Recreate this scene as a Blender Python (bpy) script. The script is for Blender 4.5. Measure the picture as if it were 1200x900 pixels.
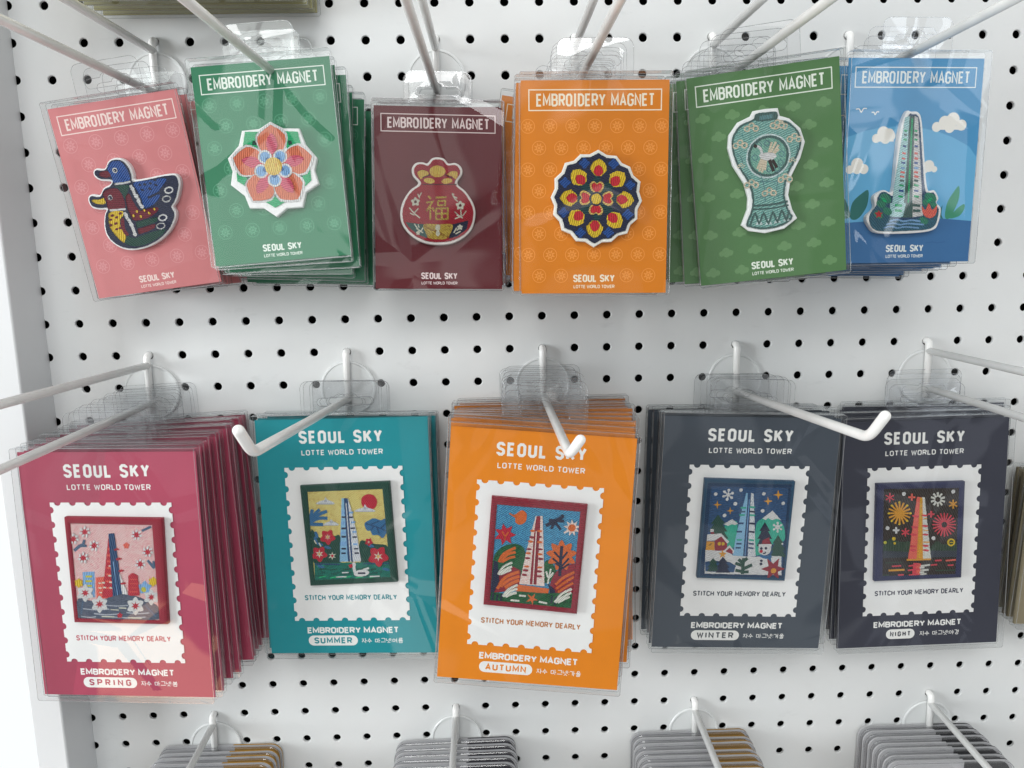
import bpy, math, random
import numpy as np
from mathutils import Matrix, Vector
from mathutils.geometry import delaunay_2d_cdt

for o in list(bpy.data.objects):
    bpy.data.objects.remove(o)
S = bpy.context.scene
COL = S.collection
random.seed(7)

# ------------------------------------------------------------------ camera
cam_d = bpy.data.cameras.new("camera")
cam = bpy.data.objects.new("camera", cam_d)
COL.objects.link(cam)
cam_d.sensor_width = 36.0
cam_d.lens = 26.9356
cam_d.clip_start = 0.01
cam_d.clip_end = 50.0
R0 = ((0.99952989, -0.02641991, -0.01555576), (-0.01978468, -0.16822114, -0.98555072), (0.02342135, 0.98539516, -0.16866476))
m = Matrix.Identity(4)
for i in range(3):
    m[i][0], m[i][1], m[i][2] = R0[0][i], -R0[1][i], -R0[2][i]
m[0][3], m[1][3], m[2][3] = -0.037742, -0.586049, 0.072821
cam.matrix_world = m
S.camera = cam

# ------------------------------------------------------------------ render settings
S.view_settings.view_transform = 'Standard'
S.view_settings.look = 'None'
S.view_settings.exposure = 0.13
S.view_settings.gamma = 1.0
S.render.engine = 'CYCLES'
cy = S.cycles
cy.use_adaptive_sampling = True
cy.adaptive_threshold = 0.02
cy.use_denoising = True
cy.denoiser = 'OPENIMAGEDENOISE'
cy.max_bounces = 8
cy.diffuse_bounces = 3
cy.glossy_bounces = 3
cy.transparent_max_bounces = 64
cy.caustics_reflective = False
cy.caustics_refractive = False
cy.time_limit = 780

# ------------------------------------------------------------------ world: the shop room the board faces (soft walls, bright and dark patches added to reflect in the film)
W = bpy.data.worlds.new("World")
S.world = W
W.use_nodes = True
wn = W.node_tree.nodes
wl = W.node_tree.links
wn.clear()
def wmath(op, a, b=None, c=None):
    n = wn.new('ShaderNodeMath'); n.operation = op
    for i, v in enumerate((a, b, c)):
        if v is None: continue
        if isinstance(v, (int, float)): n.inputs[i].default_value = v
        else: wl.new(v, n.inputs[i])
    return n.outputs[0]
tc = wn.new('ShaderNodeTexCoord')
sx = wn.new('ShaderNodeSeparateXYZ'); wl.new(tc.outputs['Generated'], sx.inputs[0])
ry = wmath('MAXIMUM', wmath('MULTIPLY', sx.outputs['Y'], -1.0), 0.02)
U = wmath('DIVIDE', sx.outputs['X'], ry)
V = wmath('DIVIDE', sx.outputs['Z'], ry)
def rect_mask(u0, u1, v0, v1, soft, skew=0.0):
    uu = wmath('ADD', U, wmath('MULTIPLY', V, skew))
    def edge(x, e, sgn):
        n = wn.new('ShaderNodeMapRange'); n.interpolation_type = 'SMOOTHSTEP'
        wl.new(x, n.inputs[0])
        n.inputs[1].default_value = e - soft * sgn; n.inputs[2].default_value = e + soft * sgn
        if sgn < 0:
            n.inputs[1].default_value = e - soft; n.inputs[2].default_value = e + soft
            n.inputs[3].default_value = 1.0; n.inputs[4].default_value = 0.0
        return n.outputs[0]
    a = wmath('MULTIPLY', edge(uu, u0, 1), edge(uu, u1, -1))
    b = wmath('MULTIPLY', edge(V, v0, 1), edge(V, v1, -1))
    front = wmath('LESS_THAN', sx.outputs['Y'], 0.0)
    return wmath('MULTIPLY', wmath('MULTIPLY', a, b), front)
def mixc(fac, a, b):
    n = wn.new('ShaderNodeMix'); n.data_type = 'RGBA'
    wl.new(fac, n.inputs[0])
    for k, v in ((6, a), (7, b)):
        if isinstance(v, tuple): n.inputs[k].default_value = (*v, 1)
        else: wl.new(v, n.inputs[k])
    return n.outputs[2]
# plain room: darker floor, lighter ceiling
mr = wn.new('ShaderNodeMapRange'); wl.new(sx.outputs['Z'], mr.inputs[0])
mr.inputs[1].default_value = -0.6; mr.inputs[2].default_value = 0.7
col = mixc(mr.outputs[0], (0.62, 0.62, 0.61), (0.60, 0.61, 0.61))
REFLECT_PATCHES = [  # u0, u1, v0, v1, softness, skew, colour of patches added to reflect
    (-1.30, 1.30, -0.90, 0.26, 0.06, 0.0, (0.16, 0.16, 0.16)),
    (-0.46, -0.14, 0.02, 0.52, 0.012, 0.12, (2.5, 2.65, 2.55)),
    (-0.50, -0.315, 0.215, 0.42, 0.008, 0.05, (0.3, 0.312, 0.312)),
    (0.655, 0.675, 0.0, 0.4, 0.004, -0.5, (3.5, 3.7, 3.9)),
    (-0.10, -0.01, 0.10, 0.60, 0.02, 0.05, (0.48, 0.48, 0.48)),
    (0.03, 0.20, 0.25, 0.60, 0.015, 0.3, (1.3, 1.25, 1.2)),
    (0.50, 0.74, 0.10, 0.60, 0.012, -0.35, (3.0, 3.2, 3.4)),
    (0.76, 0.86, 0.05, 0.60, 0.01, 0.5, (1.4, 1.5, 1.6)),
    (-1.02, -0.82, -0.75, -0.49, 0.015, 0.4, (3.0, 1.7, 1.0)),
    (-0.60, -0.46, -0.60, -0.36, 0.02, 0.6, (1.5, 1.5, 1.4)),
    (-0.30, -0.12, -0.36, 0.05, 0.012, -0.1, (0.45, 0.45, 0.45)),
    (-0.02, 0.12, -0.36, 0.05, 0.012, -0.1, (0.45, 0.45, 0.45)),
    (-0.95, -0.70, -0.30, -0.10, 0.02, 0.3, (0.48, 0.492, 0.51)),
    (0.34, 0.66, -0.75, -0.43, 0.015, -0.35, (0.51, 0.528, 0.54)),
    (0.08, 0.16, -0.43, -0.20, 0.01, 0.6, (0.48, 0.492, 0.51)),
    (0.50, 0.62, -0.30, -0.05, 0.012, 0.3, (0.57, 0.6, 0.66)),
    (0.30, 0.37, -0.52, -0.28, 0.01, 0.5, (0.48, 0.51, 0.57)),
    (-0.70, -0.56, -0.16, 0.10, 0.02, 0.2, (0.45, 0.45, 0.45)),
    (-0.02, 0.05, -0.16, 0.06, 0.012, 0.2, (0.36, 0.372, 0.372)),
]
for (u0, u1, v0, v1, so, sk, c) in REFLECT_PATCHES:
    col = mixc(rect_mask(u0, u1, v0, v1, so, sk), col, c)
bg = wn.new('ShaderNodeBackground')
wl.new(col, bg.inputs[0]); bg.inputs[1].default_value = 1.0
wo = wn.new('ShaderNodeOutputWorld'); wl.new(bg.outputs[0], wo.inputs[0])

# ------------------------------------------------------------------ lamps: the shop's ceiling panel and the daylight from the left
def area(name, loc, target, size, size_y, power, colr):
    d = bpy.data.lights.new(name, 'AREA'); d.shape = 'RECTANGLE'
    d.size, d.size_y, d.energy, d.color = size, size_y, power, colr
    o = bpy.data.objects.new(name, d); COL.objects.link(o)
    o.location = loc
    o.rotation_euler = (Vector(target) - Vector(loc)).to_track_quat('-Z', 'Y').to_euler()
    return o
area('ceiling_light', (-0.2, -1.6, 1.2), (0.0, 0.0, 0.0), 1.0, 0.6, 11.5, (1.0, 0.995, 0.98))
area('daylight_lamp', (-2.0, -0.85, 0.15), (0.0, 0.0, -0.05), 0.5, 0.8, 29.0, (0.95, 0.985, 1.0))

# ------------------------------------------------------------------ measured poses (rotation vector, position in m) and stitched art (0.1 mm)
POSES = {
 'pink': [0.0791, -0.1242, -0.0711, -0.2725, -0.0576, 0.113],
 'green': [-0.0609, -0.0707, 0.0031, -0.1766, -0.0763, 0.1321],
 'maroon': [-0.1099, 0.0205, 0.0591, -0.0734, -0.0419, 0.1107],
 'orange': [-0.0438, 0.0099, -0.0246, 0.0244, -0.1173, 0.11],
 'celadon': [0.0425, -0.1052, -0.1502, 0.1305, -0.1111, 0.1166],
 'blue': [-0.0044, 0.0007, 0.0569, 0.2267, -0.0943, 0.125],
 'spring': [-0.0251, -0.0055, -0.0937, -0.3061, -0.0683, -0.1483],
 'summer': [-0.0438, -0.0164, -0.0786, -0.1491, -0.0398, -0.1345],
 'autumn': [-0.0733, 0.0794, -0.059, -0.0114, -0.0794, -0.1389],
 'winter': [0.0155, 0.0354, -0.0087, 0.1457, -0.0485, -0.137],
 'night': [-0.0365, -0.0117, 0.0052, 0.2902, -0.0303, -0.1469],
}
ART = {
 'pink': [
  ('s','BASE',0,[-50,261,-4,245,30,198,37,142,37,111,111,108,213,113,301,112,330,93,336,52,319,3,281,-63,250,-94,259,-131,243,-177,188,-243,105,-296,11,-328,-86,-335,-159,-316,-216,-272,-247,-215,-246,-150,-222,-80,-204,-52,-247,-45,-293,-26,-308,12,-299,47,-268,59,-220,48,-184,86,-135,102,-125,120,-187,134,-222,163,-222,198,-194,214,-141,206,-104,248]),
  ('s','nv',0,[-52,249,-13,236,17,193,24,140,24,99,110,96,212,102,296,101,318,86,323,52,308,7,271,-56,236,-92,246,-132,232,-173,180,-234,100,-286,9,-316,-83,-323,-152,-305,-205,-264,-234,-211,-233,-150,-211,-84,-184,-43,-242,-33,-282,-17,-294,14,-288,39,-269,46,-217,35,-177,77,-127,93,-107,128,-180,145,-209,169,-209,193,-193,202,-137,194,-98,238]),
  ('s','bl',0,[-51,241,-17,228,6,189,14,141,5,107,-51,105,-101,109,-108,143,-118,184,-120,207,-91,235]),
  ('s','mr',0,[-172,187,-129,189,-110,167,-115,148,-157,150,-186,168]),
  ('l','wh',1.4,[-101,101,-44,98,11,101]),
  ('s','gd',0,[-103,87,-7,81,-21,44,-54,1,-62,18,-78,68]),
  ('s','bl',0,[30,92,140,92,241,90,243,66,189,22,177,-24,134,-58,61,-76,52,-14,38,43]),
  ('l','nv',1.48,[98,-17,194,9]),
  ('s','nv',0,[77,66,72,63,66,63,60,67,56,71,57,76,61,79,68,78,74,75,77,70]),
  ('s','nv',0,[110,65,106,62,99,63,93,66,90,71,91,75,95,78,101,77,107,74,111,69]),
  ('s','nv',0,[149,67,145,65,138,65,132,68,129,73,129,78,134,80,140,80,146,77,149,72]),
  ('s','nv',0,[182,51,178,48,172,48,166,52,162,56,163,61,167,64,174,63,180,60,183,55]),
  ('s','nv',0,[85,33,80,30,74,31,68,34,64,39,65,43,69,46,76,45,82,42,85,37]),
  ('s','nv',0,[136,34,131,31,125,31,119,35,116,39,116,44,121,46,127,46,133,43,136,38]),
  ('s','nv',0,[182,82,178,80,172,80,166,83,162,88,163,93,167,95,174,95,180,92,183,87]),
  ('l','wh',2.14,[2,80,13,43,18,14,32,-12,33,-40,45,-73]),
  ('c','wh',1.4,[11,53]),
  ('c','wh',1.4,[25,5]),
  ('c','wh',1.4,[32,-28]),
  ('c','wh',1.4,[44,-66]),
  ('s','mr',0,[-47,11,-17,27,-3,-31,24,-87,50,-86,144,-83,142,-107,79,-138,-27,-148,-49,-104,-57,-55]),
  ('s','yl',0,[-24,-124,-28,-124,-32,-121,-33,-115,-32,-110,-29,-107,-25,-107,-21,-111,-19,-116,-20,-121]),
  ('s','yl',0,[22,-135,18,-135,14,-131,13,-126,14,-120,17,-117,21,-118,25,-121,27,-127,26,-132]),
  ('s','yl',0,[84,-122,80,-121,76,-118,74,-112,75,-107,78,-104,83,-105,87,-108,88,-113,87,-119]),
  ('s','yl',0,[124,-101,119,-100,116,-97,114,-92,115,-86,118,-83,122,-84,126,-87,128,-93,127,-98]),
  ('s','yl',0,[4,-100,0,-100,-4,-96,-5,-91,-4,-86,-1,-83,3,-83,7,-86,9,-92,8,-97]),
  ('s','yl',0,[56,-99,52,-99,48,-95,46,-90,47,-85,50,-82,55,-82,58,-86,60,-91,59,-96]),
  ('s','mr',0,[-122,78,-80,60,-64,10,-67,-54,-121,-56,-185,-53,-184,-5,-196,44,-172,69]),
  ('s','yl',0,[-278,24,-228,19,-195,26,-193,-12,-237,-11,-275,6]),
  ('c','wh',1.72,[-73,183]),
  ('c','nv',1.15,[-73,183]),
  ('c','wh',0.49,[-78,182]),
  ('c','wh',1.72,[-153,20]),
  ('c','nv',1.15,[-153,20]),
  ('c','wh',0.49,[-158,18]),
  ('l','wh',1.31,[-179,-59,-123,-63,-66,-65]),
  ('s','yl',0,[-181,-70,-92,-74,-96,-106,-122,-126,-132,-182,-112,-234,-135,-277,-173,-241,-205,-172,-202,-115]),
  ('s','mr',0,[-159,-91,-161,-96,-166,-99,-173,-100,-179,-99,-181,-95,-179,-91,-174,-87,-167,-86,-162,-87]),
  ('s','mr',0,[-102,-85,-103,-90,-109,-93,-116,-95,-121,-93,-124,-89,-122,-85,-117,-81,-110,-80,-104,-82]),
  ('s','mr',0,[-133,-107,-135,-111,-140,-115,-147,-116,-153,-115,-156,-111,-154,-106,-149,-103,-142,-102,-136,-103]),
  ('s','mr',0,[-177,-117,-178,-121,-184,-125,-190,-126,-196,-125,-199,-121,-197,-116,-192,-113,-185,-112,-179,-113]),
  ('s','mr',0,[-186,-150,-188,-155,-193,-158,-200,-160,-206,-158,-208,-155,-206,-150,-201,-146,-194,-145,-189,-147]),
  ('s','mr',0,[-148,-145,-150,-150,-155,-153,-162,-154,-168,-153,-171,-149,-169,-145,-164,-141,-157,-140,-151,-141]),
  ('s','mr',0,[-154,-182,-156,-186,-161,-190,-168,-191,-174,-189,-176,-186,-175,-181,-169,-178,-163,-176,-157,-178]),
  ('s','mr',0,[-129,-179,-131,-183,-136,-187,-143,-188,-149,-186,-151,-183,-150,-178,-144,-175,-138,-173,-132,-175]),
  ('s','mr',0,[-120,-131,-97,-122,-104,-186,-91,-228,-112,-234,-128,-190]),
  ('l','wh',2.14,[-82,-84,-75,-121,-62,-151,-54,-185,-48,-242]),
  ('c','wh',1.4,[-76,-105]),
  ('c','wh',1.4,[-67,-138]),
  ('c','wh',1.4,[-56,-170]),
  ('c','wh',1.4,[-50,-234]),
  ('p','gd',0,[-25,-156,76,-148,133,-142,120,-176,66,-185,-27,-196]),
  ('p','mr',0,[-24,-201,65,-189,110,-183,93,-213,37,-230,-27,-239]),
  ('s','gd',0,[-99,-239,-56,-258,-20,-250,88,-233,165,-231,111,-274,17,-306,-71,-310,-130,-282,-115,-251]),
  ('s','wh',0,[282,12,275,-1,258,-9,238,-10,223,-2,217,11,224,24,241,33,261,33,277,25]),
  ('s','nv',0,[272,12,267,4,256,-1,242,-1,232,4,228,11,233,19,244,24,257,24,268,20]),
  ('s','wh',0,[252,-39,245,-52,228,-61,208,-61,192,-53,187,-40,194,-27,211,-18,231,-18,247,-26]),
  ('s','nv',0,[241,-39,237,-47,225,-52,212,-52,201,-48,198,-40,202,-32,214,-27,227,-27,238,-31]),
  ('s','wh',0,[197,-153,190,-167,173,-176,152,-176,136,-168,131,-155,138,-142,156,-133,176,-132,192,-140]),
  ('s','nv',0,[186,-154,181,-162,170,-167,156,-167,146,-163,142,-155,147,-147,158,-142,172,-141,182,-146]),
  ('s','wh',0,[170,-204,162,-217,145,-226,125,-227,109,-219,103,-205,111,-192,128,-183,148,-183,164,-190]),
  ('s','nv',0,[158,-204,154,-212,142,-217,129,-218,118,-213,114,-205,119,-197,131,-192,144,-192,155,-196]),
 ],
 'green': [
  ('p','BASE',0,[28,243,104,196,204,187,231,87,295,-3,270,-77,288,-163,200,-210,170,-300,68,-299,-1,-347,-76,-287,-165,-279,-187,-200,-267,-124,-245,-42,-265,40,-186,113,-155,202,-47,204]),
  ('p','em',0,[-134,192,-42,184,-51,79,-159,101]),
  ('p','gd',0,[-93,132,-69,130,-71,103,-99,109]),
  ('p','em',0,[105,176,194,166,205,82,115,65]),
  ('p','gd',0,[126,118,149,115,151,93,128,89]),
  ('p','em',0,[-216,-42,-105,-56,-154,-158,-220,-104]),
  ('p','gd',0,[-162,-71,-133,-74,-146,-101,-163,-87]),
  ('p','em',0,[139,-81,246,-59,245,-139,191,-179]),
  ('p','gd',0,[165,-96,193,-91,193,-111,179,-122]),
  ('p','em',0,[11,-151,71,-255,-1,-289,-69,-243]),
  ('p','gd',0,[7,-189,22,-215,4,-224,-14,-212]),
  ('p','wp',0,[56,23,85,49,113,87,127,130,126,164,101,190,68,216,30,238,-10,217,-45,192,-72,166,-77,132,-67,89,-42,50,-16,24]),
  ('p','pc',0,[52,23,77,47,102,83,115,123,113,154,92,179,63,203,29,223,-6,203,-37,180,-61,156,-65,124,-56,84,-34,48,-11,24]),
  ('p','pk',0,[34,44,44,59,54,82,59,91,59,112,51,144,40,159,27,172,13,159,0,144,-10,112,-12,92,-8,83,0,60,9,44]),
  ('p','wp',0,[-25,16,-42,49,-70,85,-108,108,-142,114,-175,97,-210,72,-243,41,-235,-1,-221,-41,-204,-72,-172,-84,-127,-85,-81,-70,-48,-51]),
  ('p','pc',0,[-27,12,-42,41,-69,73,-104,94,-136,100,-166,86,-198,64,-228,37,-220,0,-207,-36,-191,-64,-161,-75,-119,-76,-77,-64,-46,-47]),
  ('p','pk',0,[-52,0,-64,13,-83,28,-91,34,-111,39,-144,39,-163,32,-179,23,-171,7,-160,-9,-132,-26,-113,-33,-103,-31,-78,-29,-60,-24]),
  ('p','wp',0,[77,-58,106,-81,148,-100,192,-105,225,-97,246,-68,267,-30,282,11,255,45,225,75,197,95,163,92,123,73,89,42,68,11]),
  ('p','pc',0,[77,-54,104,-74,142,-91,182,-94,213,-87,233,-61,252,-27,267,9,243,38,215,64,189,82,157,79,120,62,88,34,68,7]),
  ('p','pk',0,[94,-33,111,-39,134,-45,144,-47,163,-43,193,-29,207,-15,217,0,203,11,186,21,154,24,134,22,125,16,104,3,91,-8]),
  ('p','wp',0,[-44,-57,-82,-61,-126,-77,-161,-103,-179,-132,-174,-167,-162,-207,-144,-246,-100,-251,-56,-251,-21,-245,2,-220,18,-179,20,-133,13,-97]),
  ('p','pc',0,[-41,-59,-74,-64,-114,-79,-147,-104,-164,-131,-160,-162,-150,-199,-134,-234,-95,-238,-56,-236,-24,-230,-3,-207,12,-169,15,-128,9,-95]),
  ('p','pk',0,[-38,-86,-55,-93,-76,-105,-84,-110,-96,-127,-108,-157,-107,-176,-104,-194,-85,-191,-67,-186,-40,-166,-27,-151,-26,-141,-19,-118,-18,-100]),
  ('p','wp',0,[15,-99,4,-135,1,-182,12,-225,32,-253,67,-261,111,-265,156,-263,179,-225,196,-184,205,-149,190,-118,157,-88,115,-70,77,-62]),
  ('p','pc',0,[19,-97,10,-130,8,-172,19,-212,37,-238,69,-246,108,-251,148,-250,168,-215,182,-179,189,-147,175,-118,146,-90,107,-72,74,-64]),
  ('p','pk',0,[46,-104,45,-122,49,-147,50,-157,61,-173,85,-196,104,-203,122,-206,127,-189,130,-169,121,-137,112,-119,104,-114,84,-99,68,-91]),
  ('c','wp',4.38,[-29,28]),
  ('c','wp',4.38,[67,24]),
  ('c','wp',4.38,[-63,-57]),
  ('c','wp',4.38,[88,-66]),
  ('c','wp',4.38,[15,-117]),
  ('c','sb',3.23,[-29,28]),
  ('c','db',1.69,[-13,7]),
  ('c','sb',3.23,[67,24]),
  ('c','db',1.69,[50,4]),
  ('c','sb',3.23,[-63,-57]),
  ('c','db',1.69,[-35,-49]),
  ('c','sb',3.23,[88,-66]),
  ('c','db',1.69,[63,-54]),
  ('c','sb',3.23,[15,-117]),
  ('c','db',1.69,[16,-88]),
  ('c','cy',5.53,[18,-33]),
 ],
 'maroon': [
  ('s','BASE',0,[-8,271,39,262,68,231,116,235,155,208,163,162,129,96,185,43,236,-34,253,-111,231,-204,176,-267,90,-311,-12,-322,-105,-309,-190,-263,-247,-194,-263,-117,-245,-33,-195,45,-139,92,-175,141,-182,190,-155,229,-108,236,-76,229,-46,262]),
  ('s','pr',0,[-8,255,30,247,61,215,111,219,140,198,146,164,109,92,173,32,220,-41,237,-111,216,-197,166,-254,85,-295,-11,-305,-99,-293,-179,-250,-232,-187,-247,-117,-230,-39,-183,34,-117,89,-159,147,-165,187,-145,214,-109,220,-70,211,-38,247]),
  ('s','cy',0,[48,175,37,151,10,137,-24,136,-51,150,-61,173,-50,197,-23,212,10,212,37,198]),
  ('s','cy',0,[-141,153,-138,172,-105,182,-70,169,-70,148,-94,138,-121,121]),
  ('s','cy',0,[60,160,93,178,128,173,130,146,116,122,92,141,65,150]),
  ('s','cy',0,[-26,105,-35,95,-54,91,-77,94,-94,103,-100,114,-91,124,-72,128,-49,126,-32,117]),
  ('s','cy',0,[94,116,89,104,71,94,48,91,29,95,20,104,26,116,43,126,66,129,86,125]),
  ('l','md',0.92,[-55,150,-109,130]),
  ('l','md',0.92,[42,152,96,130]),
  ('l','md',0.77,[-109,84,123,88]),
  ('l','go',1.31,[-71,7,-51,-12]),
  ('l','go',1.31,[-85,-38,-41,-31,-84,-96]),
  ('l','go',1.31,[-59,-61,-57,-152]),
  ('l','go',1.31,[-45,-72,-29,-95]),
  ('l','go',1.31,[-21,-4,54,1]),
  ('l','go',1.31,[-6,-26,45,-23,43,-53,-4,-56,-6,-26]),
  ('l','go',1.31,[-19,-77,62,-73,61,-146,-18,-150,-19,-77]),
  ('l','go',1.31,[21,-77,21,-146]),
  ('l','go',1.31,[-16,-112,58,-110]),
  ('s','cr',0,[-158,-1,-150,-7,-145,-15,-136,-17,-127,-23,-131,-33,-137,-40,-136,-49,-139,-59,-150,-59,-159,-55,-167,-59,-178,-59,-180,-49,-179,-40,-186,-33,-189,-24,-180,-17,-171,-16,-167,-7]),
  ('c','md',1.0,[-158,-33]),
  ('s','cr',0,[148,-22,156,-28,161,-36,170,-38,179,-44,175,-54,169,-61,170,-70,167,-80,156,-80,147,-76,139,-80,128,-81,125,-71,126,-61,120,-55,116,-45,125,-39,134,-37,139,-29]),
  ('c','md',1.0,[147,-54]),
  ('l','cr',0.84,[-132,1,-116,30]),
  ('l','cr',0.84,[-142,22,-129,-10]),
  ('l','cr',0.84,[-200,-74,-169,-109,-128,-144]),
  ('l','cr',0.84,[-167,-110,-138,-77]),
  ('l','cr',0.84,[-196,-109,-165,-124]),
  ('l','cr',0.84,[92,30,107,-5,132,-28]),
  ('l','cr',0.84,[98,9,127,-6]),
  ('l','cr',0.84,[90,18,107,22]),
  ('l','cr',0.84,[150,-81,153,-129]),
  ('l','cr',0.84,[108,-96,153,-129,189,-89]),
  ('l','cr',0.84,[110,-145,157,-128]),
  ('l','cr',0.84,[122,-120,165,-139]),
  ('p','tl',0,[-227,-171,-102,-185,-77,-281,-151,-251,-201,-209]),
  ('p','nv',0,[91,-183,204,-154,192,-213,129,-264,67,-280]),
  ('s','go',0,[-100,-186,-4,-184,91,-184,82,-237,47,-282,-11,-286,-62,-282,-93,-235]),
  ('s','br',0,[-81,-200,-83,-202,-86,-204,-91,-204,-94,-203,-95,-200,-94,-198,-91,-197,-86,-196,-83,-198]),
  ('s','br',0,[-19,-233,-21,-233,-25,-232,-28,-230,-30,-226,-30,-224,-27,-223,-23,-224,-20,-227,-18,-230]),
  ('s','br',0,[41,-263,39,-262,37,-259,36,-255,37,-251,39,-249,42,-250,43,-253,44,-258,43,-261]),
  ('s','br',0,[-66,-218,-67,-216,-66,-212,-64,-209,-61,-206,-59,-206,-57,-208,-58,-212,-60,-216,-63,-218]),
  ('s','br',0,[-4,-243,-4,-240,-1,-238,3,-236,7,-236,9,-238,8,-240,5,-243,1,-244,-2,-244]),
  ('s','br',0,[60,-266,62,-264,66,-264,70,-265,73,-268,73,-271,71,-272,67,-272,63,-271,61,-268]),
  ('s','br',0,[-39,-218,-37,-218,-34,-221,-32,-224,-31,-228,-32,-230,-35,-230,-38,-228,-40,-224,-41,-221]),
  ('s','br',0,[30,-245,32,-247,33,-251,32,-255,30,-258,27,-259,25,-257,25,-254,25,-250,27,-246]),
  ('s','br',0,[-68,-204,-68,-207,-70,-210,-73,-213,-77,-214,-79,-213,-80,-210,-78,-207,-74,-204,-71,-203]),
  ('s','br',0,[-2,-236,-4,-239,-7,-240,-12,-240,-15,-239,-16,-237,-15,-234,-12,-233,-7,-233,-4,-234]),
  ('s','br',0,[60,-269,58,-270,54,-269,51,-266,49,-263,50,-260,52,-259,56,-260,59,-263,61,-266]),
  ('s','br',0,[-46,-227,-49,-227,-51,-223,-51,-219,-51,-215,-49,-214,-46,-215,-44,-218,-43,-222,-44,-226]),
  ('s','br',0,[13,-255,12,-252,13,-249,15,-245,18,-243,20,-242,22,-245,21,-248,19,-252,16,-255]),
  ('s','br',0,[-92,-207,-91,-205,-89,-202,-85,-201,-81,-201,-79,-202,-79,-205,-82,-207,-86,-209,-90,-209]),
  ('s','br',0,[-28,-230,-26,-229,-22,-229,-18,-230,-15,-232,-15,-235,-17,-237,-20,-237,-24,-235,-27,-233]),
  ('s','br',0,[40,-255,42,-255,45,-257,48,-261,48,-264,47,-267,44,-267,41,-264,39,-261,38,-257]),
  ('s','br',0,[-58,-210,-56,-212,-55,-215,-56,-220,-58,-223,-60,-224,-62,-222,-63,-218,-62,-214,-60,-211]),
  ('s','br',0,[11,-240,11,-243,9,-246,6,-249,2,-250,0,-249,-1,-247,1,-243,5,-241,8,-239]),
  ('s','br',0,[77,-199,76,-201,72,-203,68,-203,64,-202,63,-199,65,-197,68,-196,72,-195,76,-197]),
  ('s','br',0,[-27,-233,-30,-234,-34,-233,-37,-230,-39,-227,-38,-225,-36,-224,-32,-225,-29,-227,-27,-231]),
  ('s','br',0,[33,-264,30,-263,28,-260,28,-255,28,-252,30,-250,33,-251,35,-254,36,-258,35,-262]),
  ('s','br',0,[-74,-219,-76,-217,-75,-213,-73,-209,-70,-207,-67,-207,-66,-209,-66,-213,-69,-217,-72,-219]),
  ('s','br',0,[-13,-244,-13,-241,-10,-238,-6,-237,-2,-237,0,-239,0,-241,-3,-244,-7,-245,-11,-245]),
  ('s','br',0,[51,-267,54,-265,57,-265,61,-266,64,-269,65,-271,63,-273,59,-273,55,-272,52,-269]),
  ('s','br',0,[-48,-219,-45,-219,-42,-221,-40,-225,-40,-229,-41,-231,-44,-231,-47,-229,-49,-225,-49,-222]),
  ('s','br',0,[21,-246,23,-248,24,-252,23,-256,21,-259,19,-260,17,-258,16,-255,17,-250,19,-247]),
  ('s','cr',0,[10,-207,7,-221,-2,-229,-12,-229,-21,-221,-24,-207,-21,-194,-12,-185,-2,-185,7,-193]),
  ('s','cr',0,[7,-246,4,-257,-3,-264,-12,-264,-19,-257,-21,-246,-18,-234,-11,-227,-3,-227,4,-234]),
  ('l','cr',0.84,[-167,-182,-129,-232,-108,-208]),
  ('l','cr',0.84,[-154,-212,-108,-243]),
  ('l','cr',0.84,[-141,-185,-135,-208]),
  ('l','cr',0.84,[122,-206,102,-241]),
  ('l','cr',0.84,[153,-194,122,-225]),
  ('l','cr',0.84,[114,-248,149,-229]),
  ('s','cr',0,[145,-181,150,-185,153,-190,159,-191,164,-195,162,-201,158,-206,159,-211,157,-218,150,-218,145,-215,140,-218,133,-218,131,-212,132,-206,128,-202,126,-195,131,-192,137,-190,140,-185]),
  ('s','cr',0,[-141,-228,-137,-231,-135,-235,-131,-235,-127,-238,-129,-243,-132,-246,-131,-251,-133,-256,-138,-256,-142,-254,-146,-256,-151,-256,-152,-251,-152,-247,-155,-243,-156,-239,-152,-236,-148,-235,-145,-231]),
 ],
 'orange': [
  ('p','BASE',0,[18,218,38,206,69,187,126,182,138,166,159,140,207,119,214,100,227,69,270,33,267,11,262,-25,280,-79,270,-98,254,-129,253,-185,238,-197,213,-218,195,-268,174,-273,141,-281,101,-317,80,-318,46,-319,-4,-348,-23,-336,-54,-316,-110,-311,-123,-294,-145,-268,-196,-247,-201,-227,-210,-194,-247,-155,-245,-135,-241,-102,-262,-53,-253,-34,-238,-2,-239,55,-223,69,-198,91,-179,143,-159,148,-126,156,-88,193,-67,192,-33,192]),
  ('p','nv',0,[18,197,35,186,65,168,117,164,129,149,147,125,192,106,199,88,211,59,251,25,247,5,243,-28,260,-78,250,-95,235,-124,235,-176,220,-187,198,-207,181,-252,162,-257,131,-265,94,-298,75,-299,43,-300,-3,-327,-21,-315,-49,-297,-101,-292,-113,-277,-133,-252,-181,-233,-185,-214,-193,-184,-228,-148,-226,-130,-223,-99,-242,-54,-233,-36,-219,-7,-220,46,-206,59,-182,80,-165,128,-146,132,-116,140,-81,174,-62,173,-30,173]),
  ('s','bl',0,[-65,172,-54,164,-49,155,-39,150,-31,139,-39,129,-49,123,-54,114,-65,107,-75,114,-81,124,-91,129,-98,139,-91,150,-81,155,-76,165]),
  ('s','bl',0,[106,168,117,160,122,151,132,145,140,135,132,124,123,119,117,110,107,102,96,110,90,119,80,125,73,135,80,146,90,151,95,160]),
  ('s','bl',0,[205,46,216,39,221,29,231,24,239,13,231,3,221,-3,216,-12,205,-20,195,-12,189,-2,179,3,171,13,179,24,189,29,194,39]),
  ('s','bl',0,[193,-125,204,-132,210,-142,220,-148,228,-158,220,-169,210,-174,205,-184,194,-191,183,-184,178,-174,168,-169,160,-158,167,-147,177,-142,183,-132]),
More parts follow.
